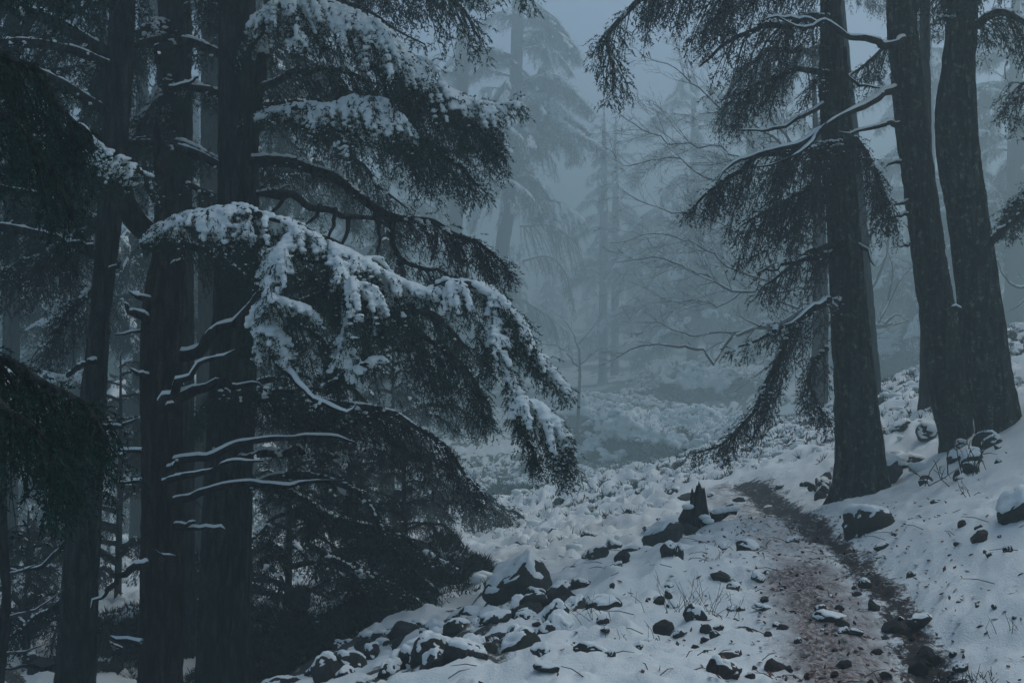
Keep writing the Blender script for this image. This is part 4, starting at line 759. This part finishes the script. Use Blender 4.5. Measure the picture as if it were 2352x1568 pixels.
shrub('wide low snowy shrub right of the large dome shaped one', 1700, 1085, 25.5, 1.0, .9, .62, 402, cover=.48, n=1600)
shrub('snow dusted thicket under the tip of the lowest spray', 1830, 1075, 24, 1.1, .9, .75, 403, cover=.52, n=2000, lsz=.13)
shrub('broad snowy mound far back between the bushes and the fog', 1400, 1000, 38, 2.2, 1.5, .7, 404, cover=.55, n=1400, lsz=.2, vox=.06)
shrub('small shrub with a snow top left of the big dome', 1240, 1110, 24, .7, .6, .42, 405, cover=.40, n=700)
shrub('misty shrub on the hillside behind the thin grey trunk', 2060, 880, 36, 1.8, 1.2, 1.0, 406, cover=.36, n=1500, lsz=.2, vox=.06)
shrub('misty shrub at the foot of the rising hillside', 1650, 960, 40, 2.4, 1.4, 1.1, 407, cover=.40, n=1500, lsz=.2, vox=.06)
shrub('low dark shrub beside the snow capped boulder', 1020, 1320, 15.8, .6, .5, .55, 408, cover=.12, n=1100, lsz=.12)
shrub('leafy dark shrub flecked with snow at the lower right of the tallest left trunk', 640, 1480, 14.5, .75, .6, .62, 409, cover=.20, n=2400, lsz=.10)
shrub('low leafy shrub sprinkled with snow above the lower end of the stony bank', 760, 1470, 14.6, .8, .6, .55, 410, cover=.22, n=2400, lsz=.10)
shrub('shadowy shrub between the leaning trunk and the brown trunk', 270, 1500, 15.5, .6, .5, .5, 411, cover=.22, n=900, lsz=.12)
shrub('dim shrub in the gap between brown trunk and tallest trunk', 445, 1500, 16.5, .5, .5, .8, 412, cover=.25, n=900, lsz=.12)
# undergrowth poking through snow lumps
g = np.random.default_rng(8); XY = []
q = np.c_[g.uniform(-26, 24, 260000), g.uniform(14, 85, 260000)]
q = q[(np.abs(np.arctan2(q[:, 0], q[:, 1])) < R(23)) & (g.random(len(q)) < (17/q[:, 1])**1.6)]
zq, pq, mq, gq = fields(q); keep = gq > .34; q = q[keep]; zq = zq[keep]
m = MB(); sprigs(m, np.c_[q, zq-.01], None, np.repeat(.13*np.clip(q[:, 1]/22, 1, 3), 9), g, 9, np.repeat(.0085*np.clip(q[:, 1]/20, 1, 4), 9)[:, None], up=1.1)
tag(m.build('undergrowth', M_UNDER, smooth=False), 'low dark undergrowth poking through lumpy snow', kind='stuff')
q2 = np.c_[g.uniform(-24, 22, 200000), g.uniform(14.5, 80, 200000)]; q2 = q2[(np.abs(np.arctan2(q2[:, 0], q2[:, 1])) < R(22)) & (dist_path(q2, PATH) > .8) & (g.random(len(q2)) < (16/q2[:, 1])**1.6)]
z2, _, _, g2 = fields(q2); k = g.random(len(q2)) < .01+g2*.6; q2, z2, g2 = q2[k], z2[k], g2[k]; rd = (.022+.075*g.random(len(q2))**2.2)*np.clip(q2[:, 1]/24, 1, 2.6); ms = MB(); blobs(ms, np.c_[q2, z2+.02+.07*g2*g.random(len(q2))], np.c_[rd*g.uniform(1, 1.6, len(rd)), rd*g.uniform(.8, 1.4, len(rd)), rd*.75], 0)
o = ms.build('snow_lumps', M_SNOW); tag(o, 'pillowy lumps of snow lying over the low plants', kind='stuff')

# ------------------------------------------------------------------ rocks
NV = 14; RK = []; CP = []
for k in range(NV):
    g = np.random.default_rng(500+k); V, F = ICO[3]; v = V.copy()
    for c in range(11):
        nn = nrm(g.normal(0, 1, 3)); dd = g.uniform(.58, .92); s = v@nn; v = np.where((s > dd)[:, None], v-(s-dd)[:, None]*nn*.96, v)
    v = v*(1+.10*fbm(V*2.1+k*5, 4, k)+.03*fbm(V*7+k, 2, k))[:, None]; v[:, :3] -= (v.max(0)+v.min(0))/2; v /= np.abs(v).max(0); RK.append(v)
    fn = nrm(np.cross(v[F[:, 1]]-v[F[:, 0]], v[F[:, 2]]-v[F[:, 0]])); vn = np.zeros_like(v)
    for j in range(3): np.add.at(vn, F[:, j], fn)
    vn = nrm(vn); row = []
    for th in (.55, .15, -.2):
        t = sstep(vn[:, 2]+.42*fbm(V*2.9+k, 4, k+9), th, th+.35)
        if th < 0: v = v*(1-.6*t[:, None])+V*.86*(.6*t[:, None])
        row.append(v+vn*(.09*t-.04)[:, None]+np.array([0, 0, 1])*(.07*t)[:, None])
    CP.append(row)
def mk(name, v, mt, smooth): m = MB(); m.add(v, T=ICO[3][1]); return m.mesh(name, mt, smooth=smooth)
RM = {(k, c): mk('rock', RK[k], mt, True) for k in range(NV) for c, mt in ((0, M_ROCK), (1, M_ROCKM), (2, M_ROCKR))}
for me in RM.values():
    try: me.set_sharp_from_angle(angle=R(28))
    except Exception: pass
SM = {(k, c): mk('snow_cap', CP[k][c], M_SNOW, True) for k in range(NV) for c in range(3)}
gr = np.random.default_rng(77)
def rock_at(p, wx, wy, hz, c=0, cap=None, rz=None, tilt=(0, 0), label=None, group=None, name='rock', cat='rock', sink=.35):
    k = int(gr.integers(NV)); o = bpy.data.objects.new(name, RM[(k, c)]); link(o); o.location = (float(p[0]), float(p[1]), float(p[2]+hz*(1-sink*2)*.5 if False else p[2]+hz*(.5-sink)))
    o.scale = (wx/2, wy/2, hz/2*1.25); o.rotation_euler = (tilt[0], tilt[1], gr.uniform(-.5, .5) if rz is None else rz)
    tag(o, label, cat, group)
    if cap is not None: s = bpy.data.objects.new('snow_cap', SM[(k, cap)]); link(s, o)
    return o
def rock(x, y, w, h, label, c=0, cap=None, tilt=0, **kw):
    r = hit(x, y+h*.42); r2 = hit(x, y+h*.42+14)
    if r is None or (r2 and r[1] > r2[1]*1.22): r = r2
    if r is None: return
    p, d = r; W = w*d/FPX; H = h*d/FPX; return rock_at(p, W*1.1, W*gr.uniform(.7, 1.0), H*(1.35 if w > 140 else 1.1), c, cap, sink=.28 if w > 140 else .35, tilt=(0, tilt), label=label, rz=gr.uniform(-.3, .3), **kw)
NAMED = [
 (1188,1334,148,110,'largest boulder, dark and capped with snow, below the path bank',1,0,0,'boulder'),
 (1524,1422,46,42,'dark rounded stone by dry grass stems, upright in clean snow',1,None,0,'rock'),
 (1359,1500,86,36,'flat mossy slab sticking out of snow at the bottom left of the path',1,0,.1,'rock'),
 (1664,1545,80,48,'blocky dark rock at the bottom edge in front of the path',2,0,0,'rock'),
 (1669,1484,64,32,'wedge shaped dark rock just above the blocky one',0,None,-.1,'rock'),
 (1784,1516,56,36,'pyramid shaped dark stone left of the muddy path',2,None,0,'rock'),
 (1907,1411,76,26,'long flat rock with a snow top at the left rim of the path',0,1,0,'rock'),
 (1934,1424,32,20,'squat stone leaning against the long flat rock',0,None,0,'rock'),
 (1966,1442,34,16,'thin flat stone just below the long flat rock',0,0,0,'rock'),
 (1938,1510,34,22,'dark angular stone in brown slush near the bottom of the path',0,None,0,'rock'),
 (2034,1520,28,20,'reddish stone lying in the middle of the slush at the bottom',2,None,0,'rock'),
 (2013,1464,26,13,'small brick red stone on the slushy path',2,None,0,'rock'),
 (2124,1466,30,18,'dark stone on the right rim of the mud',0,None,0,'rock'),
 (2049,1402,48,34,'rounded black rock standing in the mud of the path',0,None,0,'rock'),
 (2113,1395,60,30,'slab topped rock right of the black one beside the mud',0,0,.1,'rock'),
 (1653,1309,46,24,'mossy lumpy rock in clean snow left of the path',1,None,.2,'rock'),
 (1667,1338,40,15,'snow covered flat stone under the mossy lumpy one',0,1,-.1,'rock'),
 (1581,1361,30,22,'pointed stone under a snow pillow behind the dry grass',1,0,-.4,'rock'),
 (1535,1352,18,30,'narrow upright stone with a snow cap behind the dry grass',0,0,0,'rock'),
 (1515,1382,28,22,'low greenish stone left of the dry grass',1,None,-.4,'rock'),
 (1415,1381,26,24,'single cone shaped stone on the smooth snow bank',0,None,0,'rock'),
 (1406,1350,12,14,'little pointed stone above the cone shaped one',0,None,0,'rock'),
 (1399,1464,30,12,'thin dark stone edge above the mossy slab',2,0,-.3,'rock'),
 (1465,1494,24,18,'reddish stone peeping out under a snow pillow',2,1,0,'rock'),
 (1404,1519,20,18,'small dark stone under the snow right of the mossy slab',0,0,-.4,'rock'),
 (1621,1436,26,20,'bright moss covered stone beside dead leaves',1,None,0,'rock'),
 (1642,1448,30,20,'broken looking stone touching the bright mossy one',0,0,.3,'rock'),
 (1708,1439,40,20,'flat grey rock strewn with dead leaves left of the path',0,0,.1,'rock'),
 (1748,1386,40,12,'curved reddish stone edge among dead leaves',2,1,0,'rock'),
 (1800,1329,14,11,'tiny dark stone alone in the snow where the path widens',0,None,0,'rock'),
 (1884,1388,26,16,'tilted reddish stone behind the long flat rock',2,0,-.4,'rock'),
 (1928,1381,20,14,'small dark block on top of the snow behind the long flat rock',0,None,0,'rock'),
 (1285,1340,58,36,'grey rock right of the largest boulder',0,0,-.3,'rock'),
 (1335,1324,48,26,'low grey rock on the bank between boulder and path',0,0,-.2,'rock'),
 (1431,1286,36,32,'rounded grey rock on the bank below the big one by the stump',0,None,-.3,'rock'),
 (1372,1272,50,26,'wedge of grey rock with snow on its left slope',0,0,-.4,'rock'),
 (1410,1250,36,28,'grey rock with snowy back uphill of the wedge',0,1,-.2,'rock'),
 (1527,1222,92,62,'big pale rock left of the stump, its back deep in snow',0,0,-.4,'boulder'),
 (1588,1212,38,30,'dark stone at the left foot of the stump',0,None,-.2,'rock'),
 (1534,1280,34,38,'upright dark stone on the crest of the bank',0,0,0,'rock'),
 (1560,1278,20,38,'narrow dark stone next to the upright one on the crest',0,0,0,'rock'),
 (1714,1242,50,32,'dark rock half under a snow pillow at the left of the bend',0,1,.3,'rock'),
 (1677,1162,24,20,'round stone right of the stump',0,None,0,'rock'),
 (1642,1190,28,15,'low stone near the roots of the stump',0,0,0,'rock'),
 (1269,1380,14,28,'little standing stone below the grey rocks',1,None,0,'rock'),
 (1206,1402,46,28,'snow topped stone under the largest boulder',0,0,0,'rock'),
 (1993,1176,112,78,'mossy outcrop cropping out of the snow right of the path bend',1,0,-.45,'boulder'),
 (1998,1208,20,14,'small stone at the lower end of the mossy outcrop',0,None,0,'rock'),
 (2127,1094,30,27,'mottled round stone above the snow slope on the right',1,None,-.3,'rock'),
 (2197,1087,16,26,'narrow dark stone upright in the right slope',1,None,.1,'rock'),
 (2026,1236,36,15,'reddish flat stone on the snow right of the path',2,0,-.1,'rock'),
 (2248,1234,48,24,'long reddish brown stone tilted in the right slope',2,None,-.6,'rock'),
 (2199,1250,16,8,'sliver of stone left of the long reddish brown one',0,None,0,'rock'),
 (2316,1256,22,22,'leaning dark stone by the right edge',0,0,-.7,'rock'),
 (2271,1272,16,14,'small dark stone right of the long reddish one',0,0,.3,'rock'),
 (2345,1160,100,72,'large mossy rock cut by the right edge of the view',1,0,-.7,'boulder'),
 (2152,1147,30,12,'flat lichen covered stone in the right slope',1,0,-.1,'rock'),
 (2190,1052,30,28,'snow topped stone at the foot of the rough barked pair',0,1,0,'rock'),
 (2218,1058,28,14,'flat stone right of the snow topped one at the trunks',0,0,0,'rock'),
 (2082,1062,80,38,'dark ledge under snow between the conifer and the rough barked pair',0,1,-.1,'rock'),
 (2136,985,60,36,'grey slab with snow streaks behind the ledge',0,1,-.2,'rock'),
 (2070,990,50,24,'grey slab left of the streaked one behind the ledge',0,1,-.3,'rock'),
 (2012,1085,100,96,'dark snow patched mound of rock and roots at the right foot of the conifer',0,0,.2,'boulder'),
 (1885,1138,28,22,'brown block lying left of the conifer foot',2,None,0,'rock'),
 (1915,1131,12,10,'pebble sized stone next to the brown block',0,None,0,'rock'),
 (1820,1229,30,16,'snow capped dark stone where mud begins at the bend',0,0,0,'rock'),
 (942,1492,110,60,'long dark boulder with a snow back in the stony bank',1,0,-.25,'boulder'),
 (1038,1484,78,54,'black angular boulder in the middle of the stony bank',0,0,-.3,'boulder'),
 (1192,1468,100,64,'large dark boulder streaked with snow in the stony bank',1,0,-.3,'boulder'),
 (1088,1398,68,48,'hump of rock thickly covered in snow left of the boulders',0,2,-.3,'boulder'),
 (1132,1426,84,30,'long low rock under wavy snow below the snowy hump',0,1,-.3,'rock'),
 (1207,1404,46,28,'rock with a snow roof below the largest boulder',0,1,0,'rock'),
 (640,1552,100,40,'dark snow roofed rock at the lower end of the stony bank',0,0,-.2,'boulder'),
 (770,1521,50,18,'flat dark rock in smooth snow at the lower bank',1,0,-.2,'rock'),
 (897,1455,34,18,'right stone of a trio with round snow hats',0,2,0,'rock'),
 (862,1456,28,16,'left stone of a trio with round snow hats',0,2,0,'rock'),
 (878,1471,32,14,'front stone of a trio with round snow hats',0,2,0,'rock'),
 (1240,1507,42,34,'black stone in a hollow of the thick snow at the bank rim',0,1,.2,'rock'),
 (1254,1546,56,20,'black stone under a snow overhang near the bottom edge',0,1,.1,'rock'),
]
for x, y, w_, h_, lb, c, cap, tl, nm in NAMED: rock(x, y, w_, h_, lb, c, cap, tl, name=nm, cat='boulder' if nm == 'boulder' else 'rock')
def scatter(poly, n, w0, w1, label, group, cols=(0, 1), caps=(0, 1, None), tilt=-.3, name='stone', cat='stone', flat=.6):
    poly = np.array(poly, float); lo, hi = poly.min(0), poly.max(0); k = 0; tries = 0
    while k < n and tries < n*20:
        tries += 1; x, y = gr.uniform(lo[0], hi[0]), gr.uniform(lo[1], hi[1])
        if not inpoly(np.array([x]), np.array([y]), poly)[0]: continue
        r = hit(x, y)
        if r is None: continue
        p, d = r; w_ = gr.uniform(0, 1)**2*(w1-w0)+w0; cap = caps[gr.integers(len(caps))]
        cols_ = cols[gr.integers(len(cols))]; rock_at(p, w_, w_*gr.uniform(.6, 1), w_*gr.uniform(.4, .9)*flat/.6, cols_, cap, sink=gr.uniform(.34, .5), rz=gr.uniform(-3, 3), tilt=(gr.uniform(-.2, .2), tilt*gr.uniform(0, 1)), group=group, name=name, cat=cat); k += 1
        ob = list(COL.objects)[-1] if cap is None else list(COL.objects)[-2]; fx, fy = (x-lo[0])/(hi[0]-lo[0]), (y-lo[1])/(hi[1]-lo[1])
        sz = ('tiny', 'small', 'middling', 'large')[min(3, int(4*(w_-w0)/(w1-w0)*1.15))]; cl = {0: 'dark', 1: 'mossy', 2: 'reddish'}[cols_]
        cp_ = {None: 'bare', 0: 'snow edged', 1: 'snow capped', 2: 'snow buried'}[cap]; ac = ('left end', 'left part', 'middle', 'right part', 'right end')[min(4, int(fx*5))]; de = ('upper', 'central', 'lower')[min(2, int(fy*3))]
        tag(ob, f'{sz} {cp_} {cl} {name} {label}, {de} {ac}')
scatter([(600, 1568), (880, 1450), (1090, 1390), (1290, 1370), (1360, 1420), (1230, 1470), (1000, 1568)], 112, .07, .27, 'in the stony bank', 'stones packed in the stony bank', caps=(0, 0, None, 1), tilt=-.4)
scatter([(1270, 1330), (1340, 1240), (1480, 1190), (1620, 1150), (1700, 1180), (1560, 1260), (1400, 1330)], 22, .08, .30, 'on the bank rim by the stump', 'stones along the rim of the bank', caps=(1, 2, 0), tilt=-.2)
scatter([(1320, 1440), (1540, 1270), (1700, 1230), (1800, 1300), (1700, 1400), (1500, 1500)], 18, .07, .24, 'on the crest left of the path', 'snow pillowed stones on the crest', caps=(2, 2, 1), tilt=-.1)
scatter([(1600, 1440), (1880, 1290), (2080, 1568), (1560, 1568)], 34, .03, .10, 'in the slush', 'small stones in the slush', cols=(0, 2, 2), caps=(None, 0), tilt=0)
scatter([(1905, 1260), (1975, 1290), (2060, 1380), (2200, 1450), (2300, 1568), (2120, 1568), (2010, 1400)], 28, .04, .13, 'beside the mud', 'wet stones lining the mud', caps=(None, None, 0), tilt=0)
scatter([(1960, 1060), (2250, 1010), (2330, 960), (2300, 1100), (2150, 1110), (1990, 1110)], 16, .08, .28, 'around the tree roots', 'stones around the tree roots', caps=(0, 1, 1), tilt=-.3)
scatter([(2020, 1230), (2340, 1200), (2340, 1420), (2150, 1400)], 12, .03, .09, 'on the right slope', 'little stones on the right slope', cols=(0, 2), caps=(None, 0), tilt=-.3)
scatter([(0, 1330), (120, 1330), (140, 1568), (0, 1568)], 9, .15, .5, 'in the bottom left corner', 'stones at the bottom left', caps=(0, None), tilt=0)
scatter([(225, 1440), (330, 1440), (330, 1568), (225, 1568)], 7, .15, .42, 'between the two left trunks', 'stones between the two left trunks', caps=(0, None), tilt=0)
scatter([(1250, 1110), (1800, 1110), (1800, 1200), (1650, 1140), (1300, 1250), (1120, 1280)], 22, .10, .35, 'in lumpy snow beyond the bank', 'half buried stones beyond the bank', caps=(0, 1, None), tilt=-.1)
scatter([(1780, 1110), (1920, 1080), (1925, 1140), (1850, 1150)], 10, .10, .26, 'beyond the path bend', 'grey stones beyond the path bend', caps=(0, None))

# ------------------------------------------------------------------ stump, dry stems, leaves, twigs
r = hit(1604, 1218); ps, ds = r; root = empty('tree_stump', ps); tag(root, 'splintered dark stump standing on the bank left of the path bend', 'stump')
H = 100*ds/FPX; Wd_ = 27*ds/FPX; seg = 36; nz = 22; a = np.arange(seg)*2*np.pi/seg; V = []
top = .66+.34*np.abs(vnoise(np.c_[np.cos(a)*4.4, np.sin(a)*4.4, a*0], 4))+.24*np.exp(-((np.cos(a)-.2)**2)*3)
for k in range(nz):
    t = k/(nz-1); zz = t*top*H; rr = Wd_*(1-.42*t**.7)*(1+.5*np.exp(-t*7))*(1+.14*vnoise(np.c_[np.cos(a)*3.5, np.sin(a)*3.5, a*0+t*1.2], 8)+.1*np.cos(a*9+2)*1)
    V.append(np.c_[rr*np.cos(a)-.06*t*H*.4, rr*np.sin(a)*.8, zz-.12*(k == 0)])
V = np.concatenate(V); idx = np.arange(nz*seg).reshape(nz, seg); nx = np.roll(idx, -1, 1); m = MB(); m.add(V, Q=np.stack([idx[:-1], nx[:-1], nx[1:], idx[1:]], -1)); c = len(V); m.add([[-.02, 0, H*.62]]); m.T.append(np.stack([idx[-1], nx[-1], np.full(seg, c)], -1))
m.build('trunk', M_DEAD, root, smooth=False)
m = MB(); tubes(m, [[Wd_*.6, 0, .3*H*.5], [Wd_*1.8, -.05, .28*H], [Wd_*2.6, -.05, .42*H], [Wd_*3.2, -.05, .36*H]], [.05, .04, .035, .02], 7); tubes(m, [[-Wd_*.8, -.05, 0], [-Wd_*1.1, -.08, .25*H], [-Wd_*.9, -.08, .5*H]], [.09, .08, .04], 8, cap=True); m.build('root', M_DEAD, root)
gs = np.random.default_rng(5); ms = MB(); C = np.array([[Wd_*3.0*u, -.05, .33*H+.06*u] for u in (.55, .7, .85, 1)]+[[-Wd_*1.0, -.1, .52*H], [0.05, -.1, H*.28], [.08, -.12, .2*H]]); blobs(ms, C, np.array([[.06, .05, .03]]*len(C)), 1); ms.build('snow', M_SNOW, root)

def stems(label, x, y, n, h, spread, seed, name='dry_grass_clump', cat='grass', lean=0.5, r=.0022, branchy=False, mt=None):
    q_ = hit(x, y); p, d = q_; root = empty(name, p); tag(root, label, cat); g = np.random.default_rng(seed); m = MB()
    for k in range(n):
        b0 = np.array([g.normal(0, spread), g.normal(0, spread*.5), -.02]); dd = nrm(np.array([g.normal(0, lean), g.normal(0, lean*.5), 1])); l = h*g.uniform(.5, 1.1)
        m1 = b0+dd*l*.5; e = m1+nrm(dd+np.array([g.normal(0, .3), 0, -.1]))*l*.5; tubes(m, [b0, m1, e], [r, r*.8, r*.4], 3)
        if branchy or g.random() < .5:
            for j in range(3 if branchy else 2): s_ = b0+(e-b0)*g.uniform(.3, .9); f = s_+nrm(dd+g.normal(0, .7, 3))*l*g.uniform(.15, .35); tubes(m, [s_, (s_+f)/2+[0, 0, .01], f], [r*.8, r*.6, r*.35], 3)
    m.build('stem', mt or M_STEM, root)
    return root
stems('tangle of bare brown stems between the dark stone and the flat slab', 1570, 1410, 22, .30, .10, 601)
stems('thin dry stems on the crest far left of the tangle', 1375, 1425, 9, .20, .07, 602)
stems('sparse dry stems arching over the snow above the tangle', 1640, 1395, 9, .28, .12, 603, lean=.9)
stems('few straw stems low on the left rim near the mossy slab', 1460, 1470, 5, .16, .10, 604)
stems('dry stems at the right edge of the snow slope', 2290, 1440, 10, .18, .10, 605, lean=.7)
stems('leafy dark sprigs upright in the right slope below the rough trunks, larger clump', 2245, 1085, 6, .4, .2, 606, name='dry_shrub', cat='shrub', branchy=True, r=.007, mt=M_UNDER)
stems('small dark sprigs lying low below the larger clump of sprigs', 2190, 1110, 6, .32, .16, 607, name='dry_shrub', cat='shrub', branchy=True, lean=1.0, r=.006, mt=M_UNDER)
stems('spindly twig alone in the smooth right slope', 2222, 1142, 2, .16, .02, 608, name='dry_shrub', cat='shrub', branchy=True, r=.004)
stems('thin stalks above the small upright stone on the crest', 1625, 1290, 5, .22, .05, 609)
stems('green grass tuft at the bottom right corner in the mud', 2255, 1540, 40, .10, .10, 610, lean=.8, r=.003, mt=M_ROCKM)
stems('faint upright stalks far back beside the large dome shrub', 1620, 1010, 8, .5, .3, 611, r=.006)
# fallen leaves: uncountable litter
g = np.random.default_rng(9); q = []
for k in range(3400):
    t = g.random(); c = np.array([np.interp(t, [0, .25, .5, .75, 1], [1.75, 1.6, 2.0, 2.55, 2.7]), 5.6+t**1.4*8]); q.append([c[0]+g.normal(-.35, .75), c[1]+g.normal(0, .1)])
q = np.array(q); z, pa, mu, _ = fields(q); dk = dist_path(q, PATH); kp = g.random(len(q)) < (.12+.88*np.exp(-(dk/.75)**2)); q = q[kp]; z = z[kp]; n = len(q)
c = np.c_[q, z+.006]; U = nrm(np.c_[g.normal(0, 1, (n, 2)), g.normal(0, .35, n)]); Wv = nrm(np.cross(U, np.c_[g.normal(0, .4, (n, 2)), np.ones(n)])); s = g.uniform(.010, .026, n)[:, None]
V = np.stack([c-U*s, c-Wv*s*.5, c+U*s*1.1+[0, 0, .006], c+Wv*s*.5+[0, 0, .004]], 1); m = MB(); m.add(V, Q=np.arange(n*4).reshape(-1, 4)); tag(m.build('fallen_leaves', M_LEAF, smooth=False), 'reddish brown fallen leaves scattered over slush and mud', kind='stuff')
m = MB()
for k in range(150):
    x, y = g.uniform(-.5, 3.6), 0; yy = g.uniform(6, 13); x = x+(yy-7)*.12; zz = gz(x, yy)+.012; a_ = g.uniform(0, 3.14); l = g.uniform(.05, .22); e = np.array([math.cos(a_)*l, math.sin(a_)*l, g.uniform(-.01, .03)]); c_ = np.array([x, yy, zz]); tubes(m, [c_, c_+e*.5+[0, 0, .012], c_+e], [.003, .003, .0015], 3)
tag(m.build('fallen_twigs', M_TWIG), 'thin dark twigs dropped on the snow around the path', kind='stuff')

# ------------------------------------------------------------------ haze box
zmin = float(gzv.min())-1; mbx = MB(); x0, x1, y0, y1, z0, z1 = -303, 303, -303, 303, zmin, 43.0
V = [(x, y, z) for x in (x0, x1) for y in (y0, y1) for z in (z0, z1)]
mbx.add(V, Q=[(0, 1, 3, 2), (4, 6, 7, 5), (0, 4, 5, 1), (2, 3, 7, 6), (0, 2, 6, 4), (1, 5, 7, 3)])
hm = bpy.data.materials.new('haze'); hm.use_nodes = True; n = hm.node_tree; n.nodes.clear(); out = n.nodes.new('ShaderNodeOutputMaterial'); pv = n.nodes.new('ShaderNodeVolumePrincipled')
pv.inputs['Color'].default_value = (.53, .665, .675, 1); pv.inputs['Density'].default_value = HAZE; pv.inputs['Density Attribute'].default_value = ''; pv.inputs['Anisotropy'].default_value = 0.6
n.links.new(pv.outputs[0], out.inputs['Volume']); hz = mbx.build('haze', hm, smooth=False); tag(hz, 'pale cold fog filling the forest', kind='stuff')
print('TRIS', sum(len(m.polygons) for m in bpy.data.meshes if m.users), 'OBJ', len(bpy.data.objects))
